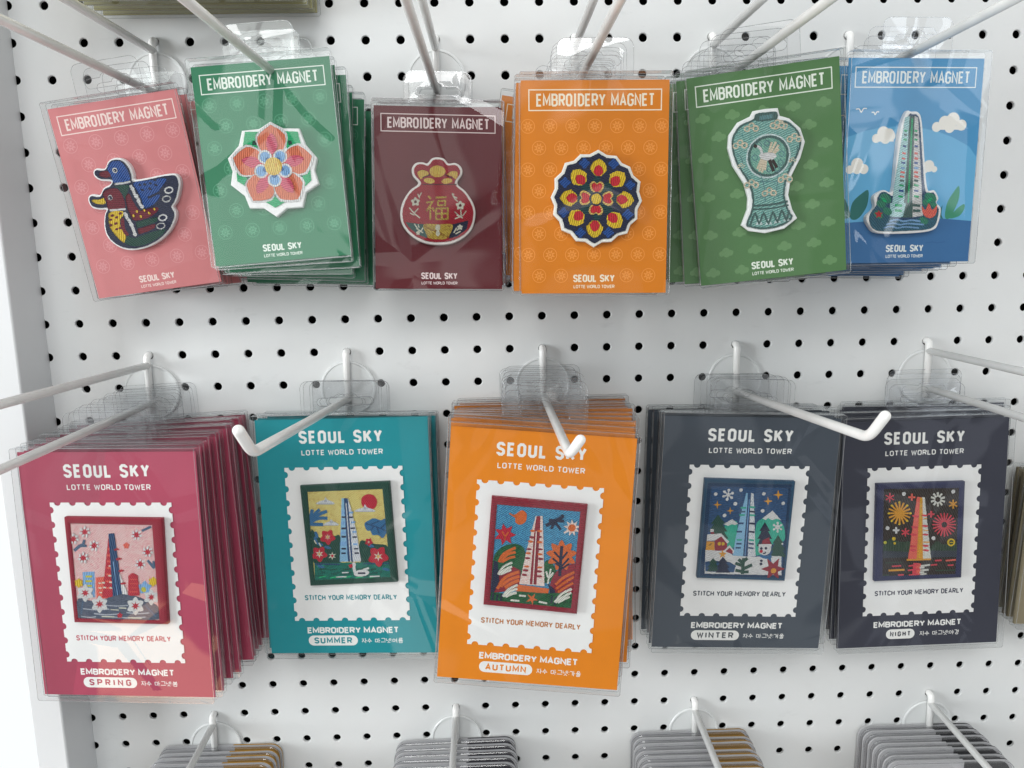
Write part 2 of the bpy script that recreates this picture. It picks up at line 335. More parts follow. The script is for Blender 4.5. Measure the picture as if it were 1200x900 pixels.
  ('s','bl',0,[80,-230,91,-238,96,-248,106,-253,114,-264,106,-275,96,-280,91,-290,80,-297,69,-290,64,-280,54,-274,46,-264,53,-253,63,-248,69,-238]),
  ('s','bl',0,[-86,-229,-75,-237,-70,-247,-60,-252,-52,-263,-60,-274,-70,-279,-75,-289,-86,-296,-97,-289,-102,-279,-112,-273,-120,-263,-113,-252,-103,-247,-97,-237]),
  ('s','bl',0,[-188,-109,-177,-117,-172,-127,-162,-132,-154,-143,-162,-153,-172,-159,-177,-168,-188,-176,-199,-168,-204,-158,-214,-153,-222,-142,-214,-132,-204,-127,-199,-117]),
  ('s','bl',0,[-178,62,-168,54,-162,44,-152,39,-145,29,-152,18,-162,13,-168,3,-178,-4,-189,3,-195,13,-204,18,-212,29,-205,39,-195,45,-189,54]),
  ('s','dt',0,[8,72,31,48,44,21,73,31,106,32,105,-1,96,-29,123,-42,147,-64,123,-86,96,-99,106,-127,108,-160,75,-158,46,-148,33,-175,10,-199,-13,-175,-26,-148,-55,-157,-88,-158,-87,-126,-77,-98,-105,-85,-129,-62,-105,-40,-78,-27,-88,0,-89,33,-56,31,-27,22,-14,48]),
  ('p','yl',0,[34,64,48,76,63,93,69,94,68,111,57,141,41,155,22,166,3,157,-15,146,-29,117,-32,101,-26,99,-14,80,-1,67]),
  ('p','rd',0,[27,65,35,72,44,83,47,85,47,95,41,115,31,124,20,131,9,125,-2,118,-10,99,-12,89,-8,87,-1,75,6,66]),
  ('p','yl',0,[-53,33,-51,51,-53,73,-50,78,-62,90,-92,105,-113,103,-134,99,-142,79,-146,59,-136,28,-126,15,-120,17,-98,11,-79,11]),
  ('p','rd',0,[-58,28,-58,39,-60,53,-58,57,-66,64,-84,74,-97,74,-110,72,-114,60,-117,47,-109,28,-103,19,-99,20,-85,16,-74,15]),
  ('p','yl',0,[-106,-44,-118,-30,-137,-17,-139,-11,-155,-12,-187,-24,-199,-41,-210,-59,-200,-78,-187,-95,-156,-108,-140,-110,-138,-104,-119,-91,-106,-78]),
  ('p','rd',0,[-106,-51,-114,-43,-126,-35,-127,-32,-138,-32,-158,-39,-167,-49,-173,-60,-167,-71,-159,-81,-139,-89,-128,-90,-127,-86,-114,-79,-106,-71]),
  ('p','yl',0,[-88,-131,-106,-129,-129,-133,-135,-130,-146,-142,-159,-172,-156,-193,-150,-214,-129,-220,-108,-224,-77,-212,-64,-202,-67,-196,-62,-174,-63,-156]),
  ('p','rd',0,[-83,-136,-94,-136,-108,-138,-112,-137,-119,-145,-128,-164,-127,-176,-124,-189,-111,-192,-98,-194,-79,-186,-70,-179,-72,-176,-68,-162,-68,-151]),
  ('p','yl',0,[-16,-191,-31,-202,-45,-220,-51,-221,-51,-238,-40,-269,-24,-283,-5,-294,15,-286,33,-275,47,-245,50,-229,44,-226,32,-207,19,-193]),
  ('p','rd',0,[-9,-191,-18,-199,-26,-210,-30,-211,-30,-222,-23,-242,-14,-251,-3,-259,9,-253,20,-245,28,-226,30,-216,26,-214,19,-201,12,-193]),
  ('p','yl',0,[72,-165,69,-183,71,-205,68,-210,79,-222,109,-238,130,-237,152,-233,160,-213,165,-193,155,-161,145,-148,139,-150,117,-144,99,-143]),
  ('p','rd',0,[77,-160,76,-171,78,-185,76,-189,84,-196,103,-207,116,-207,129,-205,133,-193,135,-181,128,-161,122,-152,118,-153,105,-148,93,-147]),
  ('p','yl',0,[127,-87,139,-101,157,-115,159,-121,175,-120,207,-109,220,-93,231,-75,221,-56,210,-38,179,-24,162,-22,160,-28,141,-40,128,-52]),
  ('p','rd',0,[127,-80,135,-88,147,-96,148,-100,159,-99,179,-93,188,-84,195,-73,188,-62,181,-51,161,-43,150,-42,148,-45,136,-52,128,-59]),
  ('p','yl',0,[108,2,126,0,149,3,154,0,165,12,179,42,176,62,171,83,150,90,129,94,98,83,85,73,88,67,83,45,83,27]),
  ('p','rd',0,[103,7,114,7,128,9,131,8,139,15,148,34,147,46,144,59,132,63,119,65,99,57,91,50,92,47,89,33,88,22]),
  ('s','or',0,[-5,-31,-25,-12,-33,14,-23,31,-6,35,10,24,27,34,44,29,53,12,45,-14,24,-32]),
  ('s','rd',0,[-1,-23,-16,-9,-22,11,-15,23,-2,26,10,18,23,25,35,22,42,9,36,-10,21,-24]),
  ('s','or',0,[39,-49,58,-30,85,-23,103,-33,106,-49,96,-66,106,-82,102,-99,84,-107,57,-99,39,-78]),
  ('s','rd',0,[47,-53,62,-39,82,-34,94,-41,97,-53,89,-65,97,-78,94,-90,81,-96,61,-90,47,-75]),
  ('s','or',0,[22,-95,41,-114,48,-141,38,-158,21,-161,4,-149,-13,-158,-30,-153,-38,-135,-29,-110,-7,-93]),
  ('s','rd',0,[18,-103,32,-117,37,-137,29,-149,17,-151,5,-143,-8,-150,-21,-146,-27,-133,-20,-114,-4,-101]),
  ('s','or',0,[-25,-76,-44,-96,-71,-102,-89,-93,-92,-76,-81,-60,-91,-43,-87,-27,-69,-18,-43,-27,-24,-47]),
  ('s','rd',0,[-33,-72,-48,-86,-68,-92,-80,-84,-83,-72,-75,-60,-82,-48,-79,-36,-66,-29,-46,-36,-33,-51]),
  ('c','nv',4.15,[7,-66]),
  ('c','yl',3.08,[7,-66]),
 ],
 'celadon': [
  ('p','BASE',0,[-71,380,-1,383,72,378,81,333,133,311,194,247,217,166,187,77,132,-18,108,-129,127,-217,153,-273,75,-326,-40,-340,-134,-316,-177,-276,-136,-185,-128,-118,-146,-30,-206,82,-229,189,-218,262,-163,328,-87,353]),
  ('s','ct',0,[-57,358,0,361,54,358,62,318,121,292,175,237,194,169,167,88,111,-9,85,-127,106,-223,124,-264,66,-304,-40,-316,-124,-295,-149,-272,-114,-192,-105,-119,-125,-23,-184,89,-206,188,-197,251,-149,309,-71,334]),
  ('s','ce',0,[-50,349,1,351,46,348,53,312,116,284,166,233,183,170,157,93,101,-4,74,-126,96,-226,111,-260,62,-294,-40,-305,-119,-285,-136,-269,-104,-196,-94,-119,-115,-20,-175,92,-196,187,-187,246,-142,300,-64,326]),
  ('s','ct',0,[-58,360,-3,363,60,357,62,318,-1,313,-60,322]),
  ('l','cb',2.43,[-39,335,38,336]),
  ('c','cl',12.9,[1,111]),
  ('c','ct',11.97,[1,111]),
  ('c','cg',10.47,[1,111]),
  ('l','cb',0.56,[-66,185,-48,200,-33,181,-50,167,-66,185]),
  ('l','cb',0.56,[-19,188,-2,203,14,184,-3,170,-19,188]),
  ('l','cb',0.56,[36,172,53,186,69,167,51,153,36,172]),
  ('l','cb',0.56,[61,117,78,132,94,113,77,98,61,117]),
  ('l','cb',0.56,[54,67,71,81,87,62,70,48,54,67]),
  ('l','cb',0.56,[33,32,51,47,67,28,49,13,33,32]),
  ('l','cb',0.56,[-18,39,0,53,16,34,-2,20,-18,39]),
  ('l','cb',0.56,[-94,114,-76,129,-60,110,-78,95,-94,114]),
  ('l','sk',1.31,[3,125,27,190]),
  ('l','sk',1.31,[13,124,50,188]),
  ('l','sk',1.31,[27,120,65,168]),
  ('l','sk',1.31,[26,113,65,145]),
  ('l','sk',1.31,[-35,107,-66,45]),
  ('l','sk',1.31,[-28,98,-56,29]),
  ('l','sk',1.31,[-19,93,-40,21]),
  ('l','sk',1.31,[-12,92,-22,32]),
  ('s','wh',0,[-51,126,-15,134,31,126,51,106,15,85,-31,95]),
  ('l','wh',1.4,[-34,123,-40,159,-61,179]),
  ('c','bk',1.03,[-70,179]),
  ('l','bk',1.87,[6,89,28,19]),
  ('l','bk',1.87,[25,87,48,38]),
  ('l','cb',0.47,[-129,268,-83,291,-52,304]),
  ('l','cb',0.47,[105,301,139,279,158,248]),
  ('l','cb',0.47,[-182,154,-158,128,-148,93]),
  ('l','cb',0.47,[171,144,163,95,139,37]),
  ('l','cb',0.47,[-133,25,-105,-15,-91,-66]),
  ('l','cb',0.47,[109,3,101,-37,77,-87]),
  ('l','cb',0.47,[-71,-30,7,-35,70,-48]),
  ('l','cb',0.47,[-85,-124,8,-120,84,-126]),
  ('l','cb',0.47,[-49,14,-32,-63,-30,-150]),
  ('l','cb',0.47,[53,1,43,-68,18,-146]),
  ('c','sk',1.87,[-112,283]),
  ('c','sk',1.87,[-85,298]),
  ('c','sk',1.87,[-62,278]),
  ('c','ce',1.03,[-112,283]),
  ('c','ce',1.03,[-85,298]),
  ('c','ce',1.03,[-62,278]),
  ('c','sk',1.87,[55,275]),
  ('c','sk',1.87,[81,289]),
  ('c','sk',1.87,[104,270]),
  ('c','ce',1.03,[55,275]),
  ('c','ce',1.03,[81,289]),
  ('c','ce',1.03,[104,270]),
  ('c','sk',1.87,[-183,195]),
  ('c','sk',1.87,[-156,210]),
  ('c','sk',1.87,[-132,191]),
  ('c','ce',1.03,[-183,195]),
  ('c','ce',1.03,[-156,210]),
  ('c','ce',1.03,[-132,191]),
  ('c','sk',1.87,[129,191]),
  ('c','sk',1.87,[156,206]),
  ('c','sk',1.87,[179,186]),
  ('c','ce',1.03,[129,191]),
  ('c','ce',1.03,[156,206]),
  ('c','ce',1.03,[179,186]),
  ('c','sk',1.87,[-131,-42]),
  ('c','sk',1.87,[-103,-27]),
  ('c','sk',1.87,[-80,-47]),
  ('c','ce',1.03,[-131,-42]),
  ('c','ce',1.03,[-103,-27]),
  ('c','ce',1.03,[-80,-47]),
  ('c','sk',1.87,[67,-35]),
  ('c','sk',1.87,[94,-19]),
  ('c','sk',1.87,[118,-39]),
  ('c','ce',1.03,[67,-35]),
  ('c','ce',1.03,[94,-19]),
  ('c','ce',1.03,[118,-39]),
  ('c','sk',1.87,[-30,-103]),
  ('c','sk',1.87,[-3,-87]),
  ('c','sk',1.87,[21,-107]),
  ('c','ce',1.03,[-30,-103]),
  ('c','ce',1.03,[-3,-87]),
  ('c','ce',1.03,[21,-107]),
  ('c','sk',0.94,[127,68]),
  ('c','sk',0.94,[141,76]),
  ('c','sk',0.94,[152,66]),
  ('c','ce',0.51,[127,68]),
  ('c','ce',0.51,[141,76]),
  ('c','ce',0.51,[152,66]),
  ('c','sk',1.87,[37,282]),
  ('c','sk',1.87,[63,296]),
  ('c','sk',1.87,[86,277]),
  ('c','ce',1.03,[37,282]),
  ('c','ce',1.03,[63,296]),
  ('c','ce',1.03,[86,277]),
  ('c','sk',0.94,[-172,75]),
  ('c','sk',0.94,[-158,82]),
  ('c','sk',0.94,[-147,72]),
  ('c','ce',0.51,[-172,75]),
  ('c','ce',0.51,[-158,82]),
  ('c','ce',0.51,[-147,72]),
  ('l','ct',1.22,[-99,-168,-3,-174,101,-166]),
  ('l','ct',0.94,[-103,-189,1,-196,105,-188]),
  ('p','cl',0,[-94,-284,-71,-246,-52,-285]),
  ('p','cl',0,[-39,-290,-16,-252,3,-292]),
  ('p','cl',0,[13,-287,36,-249,55,-288]),
  ('p','cl',0,[66,-281,88,-243,107,-282]),
  ('l','ct',1.12,[-127,-282,-93,-214,-73,-275,-43,-220,-18,-281,11,-220,35,-278,63,-217,87,-272,106,-219]),
 ],
 'blue': [
  ('s','BASE',0,[-68,299,-38,300,9,295,36,236,67,37,103,-165,149,-174,181,-223,171,-252,202,-289,193,-373,158,-421,17,-439,-196,-436,-261,-394,-288,-335,-237,-278,-245,-208,-185,-170,-125,-177,-115,9,-102,194]),
  ('s','tb',0,[-53,281,-37,282,-5,278,17,232,47,36,85,-180,137,-190,159,-224,148,-255,181,-294,173,-365,145,-403,14,-419,-191,-417,-245,-382,-264,-339,-216,-285,-224,-218,-178,-189,-106,-199,-95,7,-82,189]),
  ('p','ic',0,[-78,264,-48,275,-18,-341,-138,-334]),
  ('p','wh',0,[-23,275,5,264,81,-332,4,-341]),
  ('p','ct',0,[-52,274,-19,274,10,-341,-50,-341]),
  ('l','em',0.9,[-34,257,-21,-331]),
  ('l','em',1.2,[-81,187,-61,182]),
  ('l','em',1.2,[-13,186,5,182]),
  ('l','ct',1.2,[-81,163,-61,158]),
  ('l','ct',1.2,[-12,162,8,158]),
  ('l','em',1.2,[-82,134,-60,130]),
  ('l','em',1.2,[-10,134,10,130]),
  ('l','bl',1.2,[-83,95,-60,90]),
  ('l','bl',1.2,[-7,94,14,90]),
  ('l','co',1.2,[-84,52,-60,48]),
  ('l','co',1.2,[-4,52,18,47]),
  ('l','co',1.2,[-85,21,-60,16]),
  ('l','co',1.2,[-2,20,21,16]),
  ('l','bl',1.2,[-86,-5,-60,-9]),
  ('l','bl',1.2,[-1,-6,24,-10]),
  ('l','sb',1.2,[-86,-37,-60,-41]),
  ('l','sb',1.2,[1,-37,27,-41]),
  ('l','co',1.2,[-87,-62,-59,-67]),
  ('l','co',1.2,[3,-63,29,-67]),
  ('l','co',1.2,[-88,-88,-59,-93]),
  ('l','co',1.2,[5,-89,32,-93]),
  ('l','ct',1.2,[-88,-113,-59,-117]),
  ('l','ct',1.2,[6,-113,34,-118]),
  ('l','em',1.2,[-89,-141,-59,-146]),
  ('l','em',1.2,[8,-142,37,-147]),
  ('l','bl',1.2,[-90,-175,-59,-179]),
  ('l','bl',1.2,[10,-175,40,-180]),
  ('l','em',1.2,[-91,-209,-59,-214]),
  ('l','em',1.2,[12,-210,43,-215]),
  ('l','ct',1.2,[-92,-253,-58,-258]),
  ('l','ct',1.2,[15,-254,47,-259]),
  ('l','em',1.2,[-93,-291,-58,-295]),
  ('l','em',1.2,[18,-292,51,-297]),
  ('s','tu',0,[-271,-335,-229,-263,-211,-191,-156,-199,-139,-337,57,-342,70,-208,132,-194,160,-252,179,-340,148,-406,16,-421,-219,-418]),
  ('p','ic',0,[-143,-249,-27,-251,-20,-341,-141,-334]),
  ('p','wh',0,[-3,-251,70,-251,83,-332,4,-341]),
  ('p','ct',0,[-37,-250,6,-251,10,-341,-50,-341]),
  ('l','em',1.5,[-108,-264,-61,-268]),
  ('l','ct',1.5,[10,-265,58,-269]),
  ('l','em',1.5,[-106,-296,-59,-300]),
  ('l','ct',1.5,[13,-298,60,-301]),
  ('s','gl2',0,[-137,-242,-152,-253,-175,-252,-197,-240,-210,-222,-209,-204,-195,-193,-172,-194,-149,-206,-136,-224]),
  ('s','gl2',0,[-171,-271,-182,-279,-200,-279,-217,-269,-228,-255,-227,-241,-215,-233,-198,-234,-180,-243,-170,-257]),
  ('s','gl2',0,[-179,-338,-192,-347,-212,-346,-230,-336,-242,-320,-241,-305,-228,-296,-209,-297,-190,-307,-179,-323]),
  ('s','gl2',0,[-129,-315,-141,-323,-158,-323,-176,-314,-186,-299,-185,-285,-174,-277,-156,-278,-139,-287,-128,-301]),
  ('s','gl2',0,[160,-239,145,-250,121,-249,99,-237,85,-219,86,-201,101,-190,124,-191,147,-203,160,-221]),
  ('s','gl2',0,[129,-267,117,-275,99,-274,82,-265,71,-251,72,-237,83,-229,101,-229,119,-238,129,-253]),
  ('s','gl2',0,[118,-376,107,-385,89,-384,71,-375,61,-360,61,-346,73,-338,91,-339,108,-348,119,-362]),
  ('s','gl2',0,[168,-277,160,-283,148,-283,135,-276,128,-266,129,-256,137,-251,149,-251,161,-257,169,-267]),
  ('s','em',0,[-166,-244,-172,-246,-182,-242,-192,-234,-198,-226,-198,-219,-192,-218,-182,-222,-172,-229,-166,-238]),
  ('s','em',0,[132,-222,133,-229,128,-237,119,-245,110,-248,103,-246,102,-240,107,-232,116,-224,126,-221]),
  ('p','rd',0,[-212,-291,-203,-308,-183,-310,-197,-323,-191,-341,-209,-332,-226,-341,-223,-323,-239,-310,-219,-308]),
  ('s','co',0,[71,-273,94,-296,113,-255,138,-296,167,-267,163,-328,123,-346,84,-325]),
  ('l','sb',1.05,[-137,-363,-91,-353,-43,-364,3,-357,67,-366]),
  ('l','sb',1.05,[-159,-383,-113,-374,-65,-385,-19,-378,92,-386]),
  ('l','sb',1.05,[-173,-404,-127,-394,-80,-405,-33,-398,62,-407]),
 ],
 'bluecard': [
  ('c','ow',2.73,[-233,146]),
  ('c','ow',3.94,[-189,179]),
  ('c','ow',3.03,[-139,160]),
  ('c','ow',3.34,[-150,172]),
  ('c','ow',3.34,[-172,146]),
  ('c','ow',3.03,[157,214]),
  ('c','ow',3.94,[209,242]),
  ('c','ow',4.25,[262,259]),
  ('c','ow',3.34,[320,225]),
  ('c','ow',3.34,[243,211]),
  ('c','ow',2.58,[-394,-42]),
  ('c','ow',3.94,[-347,-10]),
  ('c','ow',3.03,[-302,-39]),
  ('c','ow',2.73,[-345,-42]),
  ('c','ow',2.28,[99,-45]),
  ('c','ow',3.64,[124,-23]),
  ('c','ow',1.97,[162,-42]),
  ('l','ow',2.43,[-239,139,-119,139]),
  ('l','ow',2.43,[146,209,343,209]),
  ('l','ow',2.43,[-402,-47,-284,-48]),
  ('l','ow',2.43,[96,-42,166,-42]),
  ('s','lg',0,[-374,-332,-364,-245,-305,-187,-263,-170,-266,-260,-304,-326,-342,-350]),
  ('s','lg',0,[-428,-215,-394,-259,-374,-332,-444,-332]),
  ('s','lg2',0,[257,-339,265,-251,307,-177,336,-148,342,-222,317,-295,289,-347]),
  ('s','lg',0,[235,-265,232,-324,259,-369,216,-324]),
  ('s','lg2',0,[289,-347,325,-295,377,-259,383,-289,352,-333]),
  ('l','ow',0.61,[-375,320,-354,322,-340,302,-326,324,-305,324]),
  ('l','ow',0.61,[-273,301,-258,302,-249,288,-239,304,-224,304]),
 ],
 'spring': [
  ('p','FRAME',0,[-321,448,382,439,357,-333,-328,-326]),
  ('p','IN',0,[-282,402,307,392,298,-304,-297,-294]),
  ('p','pp',0,[-282,402,307,392,298,-304,-297,-294]),
  ('s','gb',0,[-281,-149,-178,-165,-64,-143,50,-110,145,-127,225,-161,296,-203,296,-294,32,-297,-292,-291]),
  ('l','gl',0.96,[-254,-222,-157,-230,-59,-223]),
  ('l','gl',0.96,[-97,-193,-8,-200,83,-194]),
  ('l','gl',0.96,[-174,-257,-84,-265,8,-258]),
  ('l','gl',0.96,[64,-247,147,-255,231,-248]),
  ('l','gl',0.96,[-64,-280,67,-287,200,-280]),
  ('l','gl',0.96,[-274,-279,-219,-287,-162,-281]),
  ('l','cr',0.83,[-120,-278,-29,-280]),
  ('l','cr',0.83,[12,-213,67,-215]),
  ('l','cr',0.83,[74,-287,172,-289]),
  ('l','cr',0.83,[-52,-227,10,-230]),
  ('p','wp',0,[-176,387,-166,368,-143,370,-153,349,-139,333,-161,326,-166,303,-184,315,-204,303,-204,326,-225,333,-207,349,-212,370,-190,368]),
  ('p','cm',0,[-165,377,-169,354,-145,354,-166,341,-153,324,-174,330,-181,307,-187,329,-209,318,-195,338,-216,347,-192,351,-196,373,-181,358]),
  ('p','wp',0,[-120,287,-110,268,-88,270,-97,249,-83,233,-105,226,-110,203,-128,215,-148,203,-148,225,-169,233,-151,249,-157,270,-134,268]),
  ('p','cm',0,[-109,276,-113,253,-90,254,-110,241,-97,223,-118,230,-125,207,-132,228,-153,218,-140,238,-160,247,-137,251,-140,273,-125,258]),
  ('p','wp',0,[-207,198,-197,179,-174,182,-184,160,-169,144,-192,137,-197,114,-215,126,-235,114,-235,136,-256,144,-238,160,-243,181,-221,179]),
  ('p','cm',0,[-196,188,-200,164,-176,165,-197,152,-183,134,-205,141,-212,118,-218,139,-240,128,-227,149,-247,158,-224,162,-227,184,-211,169]),
  ('p','wp',0,[194,365,204,346,227,348,217,327,232,311,210,304,205,281,188,293,168,281,167,304,147,311,164,327,159,348,181,345]),
  ('p','cm',0,[206,354,202,331,225,332,205,319,218,302,197,308,190,285,184,307,162,296,176,316,155,325,178,329,175,351,190,336]),
  ('p','wp',0,[265,244,275,225,298,228,288,207,303,191,281,183,276,161,258,173,238,161,238,183,217,190,235,206,229,228,251,225]),
  ('p','cm',0,[276,234,273,211,296,212,276,199,289,181,268,188,261,165,254,186,233,175,246,196,226,205,249,209,245,231,261,215]),
  ('p','wp',0,[202,155,212,135,235,138,225,117,240,101,218,93,213,71,195,83,175,70,175,93,154,100,172,116,166,138,188,135]),
  ('p','cm',0,[213,144,210,121,233,122,213,109,226,91,204,97,198,75,191,96,170,85,183,105,163,115,186,119,182,141,198,126]),
  ('p','wp',0,[-264,336,-254,317,-231,319,-241,298,-227,282,-249,275,-254,252,-272,264,-292,252,-292,274,-313,282,-295,298,-301,319,-278,317]),
  ('p','cm',0,[-253,325,-257,302,-234,303,-254,290,-241,272,-262,279,-269,256,-276,277,-297,267,-284,287,-304,296,-281,300,-284,322,-269,307]),
  ('s','co',0,[111,268,117,264,120,257,127,256,133,251,130,244,124,239,125,232,122,224,113,224,107,227,101,224,93,224,91,231,93,238,88,244,86,251,93,256,100,257,104,263]),
  ('l','sl',2.2,[-275,205,-230,239,-197,251]),
  ('l','sl',1.65,[-205,247,-190,284]),
  ('l','sl',1.65,[-240,239,-180,242]),
  ('l','sl',1.65,[231,351,299,381]),
  ('l','sl',1.93,[252,138,296,79]),
  ('l','sl',1.65,[296,132,297,90]),
  ('l','sl',1.38,[208,-189,277,-273]),
  ('l','sl',1.38,[-248,-166,-273,-265]),
  ('p','sb',0,[-228,48,-142,53,-158,-137,-245,-138]),
  ('l','yg',1.38,[-208,17,-163,18]),
  ('l','yg',1.38,[-212,-18,-167,-17]),
  ('l','yg',1.38,[-215,-53,-171,-52]),
  ('l','yg',1.38,[-219,-88,-174,-88]),
  ('s','yl',0,[-261,1,-254,-5,-251,-12,-243,-12,-234,-15,-237,-25,-242,-32,-238,-39,-237,-49,-247,-52,-255,-52,-260,-60,-268,-66,-275,-60,-278,-52,-287,-52,-295,-49,-293,-40,-287,-32,-291,-25,-292,-16,-282,-12,-274,-12,-269,-5]),
  ('s','yl',0,[283,18,290,11,293,3,302,4,312,0,309,-10,304,-18,308,-26,309,-36,299,-39,290,-39,284,-47,276,-54,269,-48,265,-40,256,-40,247,-36,250,-26,255,-18,251,-10,250,0,260,3,269,3,274,11]),
  ('s','sb',0,[218,-13,230,-23,236,-35,249,-38,262,-47,255,-63,244,-74,245,-88,239,-104,222,-103,210,-98,197,-104,180,-104,177,-88,180,-74,172,-64,167,-48,182,-39,196,-36,204,-23]),
  ('c','yg',1.93,[205,-77]),
  ('p','cm',0,[105,26,137,45,171,27,171,-120,90,-120]),
  ('l','co',0.69,[110,-1,168,-1]),
  ('l','co',0.69,[107,-33,165,-33]),
  ('l','co',0.69,[104,-64,162,-64]),
  ('l','co',0.69,[101,-92,160,-92]),
  ('p','co',0,[-135,8,-55,18,-23,-142,-145,-144]),
  ('p','cm',0,[-18,289,17,330,2,-142,-103,-136]),
  ('l','co',1.24,[-21,261,13,257]),
  ('l','co',1.24,[-28,220,9,216]),
  ('l','co',1.24,[-35,174,4,170]),
  ('l','co',1.24,[-42,130,0,126]),
  ('l','co',1.24,[-50,81,-5,77]),
  ('l','co',1.24,[-57,35,-10,31]),
  ('l','co',1.24,[-66,-17,-15,-20]),
  ('l','co',1.24,[-73,-66,-20,-69]),
  ('l','cr',1.1,[-123,-31,-100,-32]),
  ('l','cr',1.1,[-94,-27,-72,-28]),
  ('l','cr',1.1,[-123,-66,-101,-67]),
  ('l','cr',1.1,[-91,-63,-69,-64]),
  ('l','cr',1.1,[-123,-101,-101,-102]),
  ('l','cr',1.1,[-41,25,-19,24]),
  ('l','cr',1.1,[-39,-23,-17,-25]),
  ('l','cr',1.1,[-43,-65,-21,-67]),
  ('l','cr',1.1,[-34,95,-12,94]),
  ('p','wp',0,[23,316,28,199,35,61,87,-113,27,-128]),
  ('p','nb',0,[-11,330,30,333,48,-128,-24,-133]),
  ('l','sb',0.69,[4,130,10,-121]),
  ('s','cm',0,[56,218,52,213,41,209,28,207,18,209,14,214,18,219,29,223,41,224,52,222]),
  ('s','cm',0,[67,149,63,144,52,140,39,138,29,140,25,145,29,150,40,154,52,155,63,153]),
  ('s','cm',0,[76,63,72,58,62,54,49,52,39,54,35,59,39,64,49,68,62,69,72,67]),
  ('s','cm',0,[80,-30,76,-36,65,-40,52,-41,42,-39,38,-34,42,-29,52,-25,65,-24,76,-26]),
  ('s','gb',0,[-64,-143,-21,-128,50,-110,104,-120,145,-134,100,-162,-11,-166]),
  ('s','wh',0,[-217,-40,-204,-52,-198,-67,-181,-66,-165,-72,-170,-90,-180,-105,-173,-119,-171,-137,-189,-143,-206,-143,-215,-157,-230,-170,-243,-158,-249,-143,-266,-144,-283,-138,-277,-120,-267,-105,-274,-91,-276,-73,-258,-67,-241,-67,-232,-53]),
  ('p','cm',0,[-220,-69,-216,-92,-194,-82,-209,-102,-190,-113,-213,-114,-212,-137,-225,-119,-242,-137,-235,-114,-259,-113,-237,-102,-249,-83,-228,-92]),
  ('s','wh',0,[-121,-124,-108,-136,-102,-150,-85,-150,-69,-156,-74,-174,-84,-188,-77,-202,-75,-221,-93,-227,-110,-227,-119,-241,-134,-254,-147,-242,-153,-227,-170,-228,-187,-222,-181,-203,-171,-189,-178,-175,-180,-157,-162,-150,-145,-151,-136,-136]),
  ('p','cm',0,[-124,-153,-120,-176,-98,-166,-113,-185,-94,-196,-117,-197,-115,-221,-129,-203,-146,-221,-139,-198,-163,-197,-141,-186,-153,-167,-132,-176]),
  ('s','wh',0,[142,-130,155,-142,162,-157,179,-157,196,-163,191,-182,181,-197,188,-211,190,-230,172,-237,155,-237,145,-252,129,-265,116,-252,109,-237,92,-238,75,-232,80,-212,90,-198,83,-183,81,-164,100,-157,117,-158,126,-143]),
  ('p','cm',0,[139,-160,143,-184,167,-174,150,-194,171,-205,146,-206,148,-231,134,-212,117,-231,123,-207,99,-206,122,-194,109,-174,131,-184]),
  ('s','wh',0,[260,-74,272,-85,278,-98,293,-98,308,-103,303,-120,294,-132,301,-145,303,-162,286,-168,272,-167,263,-181,250,-192,238,-181,232,-168,217,-168,202,-163,207,-146,216,-133,209,-120,208,-104,224,-98,239,-98,247,-85]),
  ('p','cm',0,[258,-100,262,-121,282,-112,268,-130,285,-140,264,-141,266,-162,254,-146,239,-162,244,-141,223,-140,243,-130,232,-113,251,-121]),
  ('s','cm',0,[16,-248,21,-252,23,-257,29,-258,34,-262,31,-269,27,-273,27,-279,24,-286,17,-286,12,-284,6,-286,0,-286,-2,-280,0,-274,-4,-269,-6,-263,0,-259,6,-258,10,-252]),
 ],
 'summer': [
  ('p','FRAME',0,[-321,413,346,435,369,-330,-292,-354]),
  ('p','IN',0,[-267,366,291,379,318,-293,-256,-310]),
  ('p','ye',0,[-267,366,291,379,318,-293,-256,-310]),
  ('s','dg',0,[-258,76,-217,30,-158,4,-87,28,-43,17,-55,-182,-252,-179]),
  ('s','dg',0,[105,-15,169,-26,227,-37,311,-59,315,-186,100,-178]),
  ('p','tg',0,[-250,-174,-69,-176,317,-177,319,-293,-256,-310]),
  ('l','nb',0.99,[-245,-184,-60,-189]),
  ('l','nb',0.79,[120,-187,314,-186]),
  ('l','em',0.79,[-232,-203,-176,-193]),
  ('l','dg',0.79,[-136,-234,-80,-224]),
  ('l','tl',0.79,[-41,-265,15,-255]),
  ('l','em',0.79,[55,-296,110,-286]),
  ('l','dg',0.79,[155,-236,210,-227]),
  ('l','tl',0.79,[-230,-262,-174,-252]),
  ('l','em',0.79,[-135,-293,-79,-283]),
  ('l','dg',0.79,[-34,-233,22,-223]),
  ('l','tl',0.79,[61,-264,117,-254]),
  ('l','em',0.79,[157,-295,212,-285]),
  ('l','dg',0.79,[-223,-230,-167,-220]),
  ('l','tl',0.79,[-128,-261,-72,-251]),
  ('l','em',0.79,[-32,-292,23,-282]),
  ('l','dg',0.79,[68,-232,124,-222]),
  ('l','tl',0.79,[163,-263,219,-253]),
  ('l','em',0.79,[-222,-289,-166,-279]),
  ('c','cm',5.95,[188,284]),
  ('s','gw',0,[-209,275,-180,295,-148,302,-136,324,-120,304,-90,292,-70,273,-139,272]),
  ('l','gl',0.6,[-195,275,-77,273]),
  ('c','gl',0.99,[-138,298]),
  ('s','gw',0,[75,214,107,233,142,241,155,266,173,242,207,230,229,211,152,210]),
  ('l','gl',0.6,[91,213,221,211]),
  ('c','gl',0.99,[154,236]),
  ('s','gw',0,[-164,113,-140,133,-114,141,-104,156,-90,142,-65,130,-49,112,-107,110]),
  ('l','gl',0.6,[-153,113,-55,112]),
  ('c','gl',0.99,[-105,137]),
  ('l','mb',2.38,[-262,137,-195,193,-130,219]),
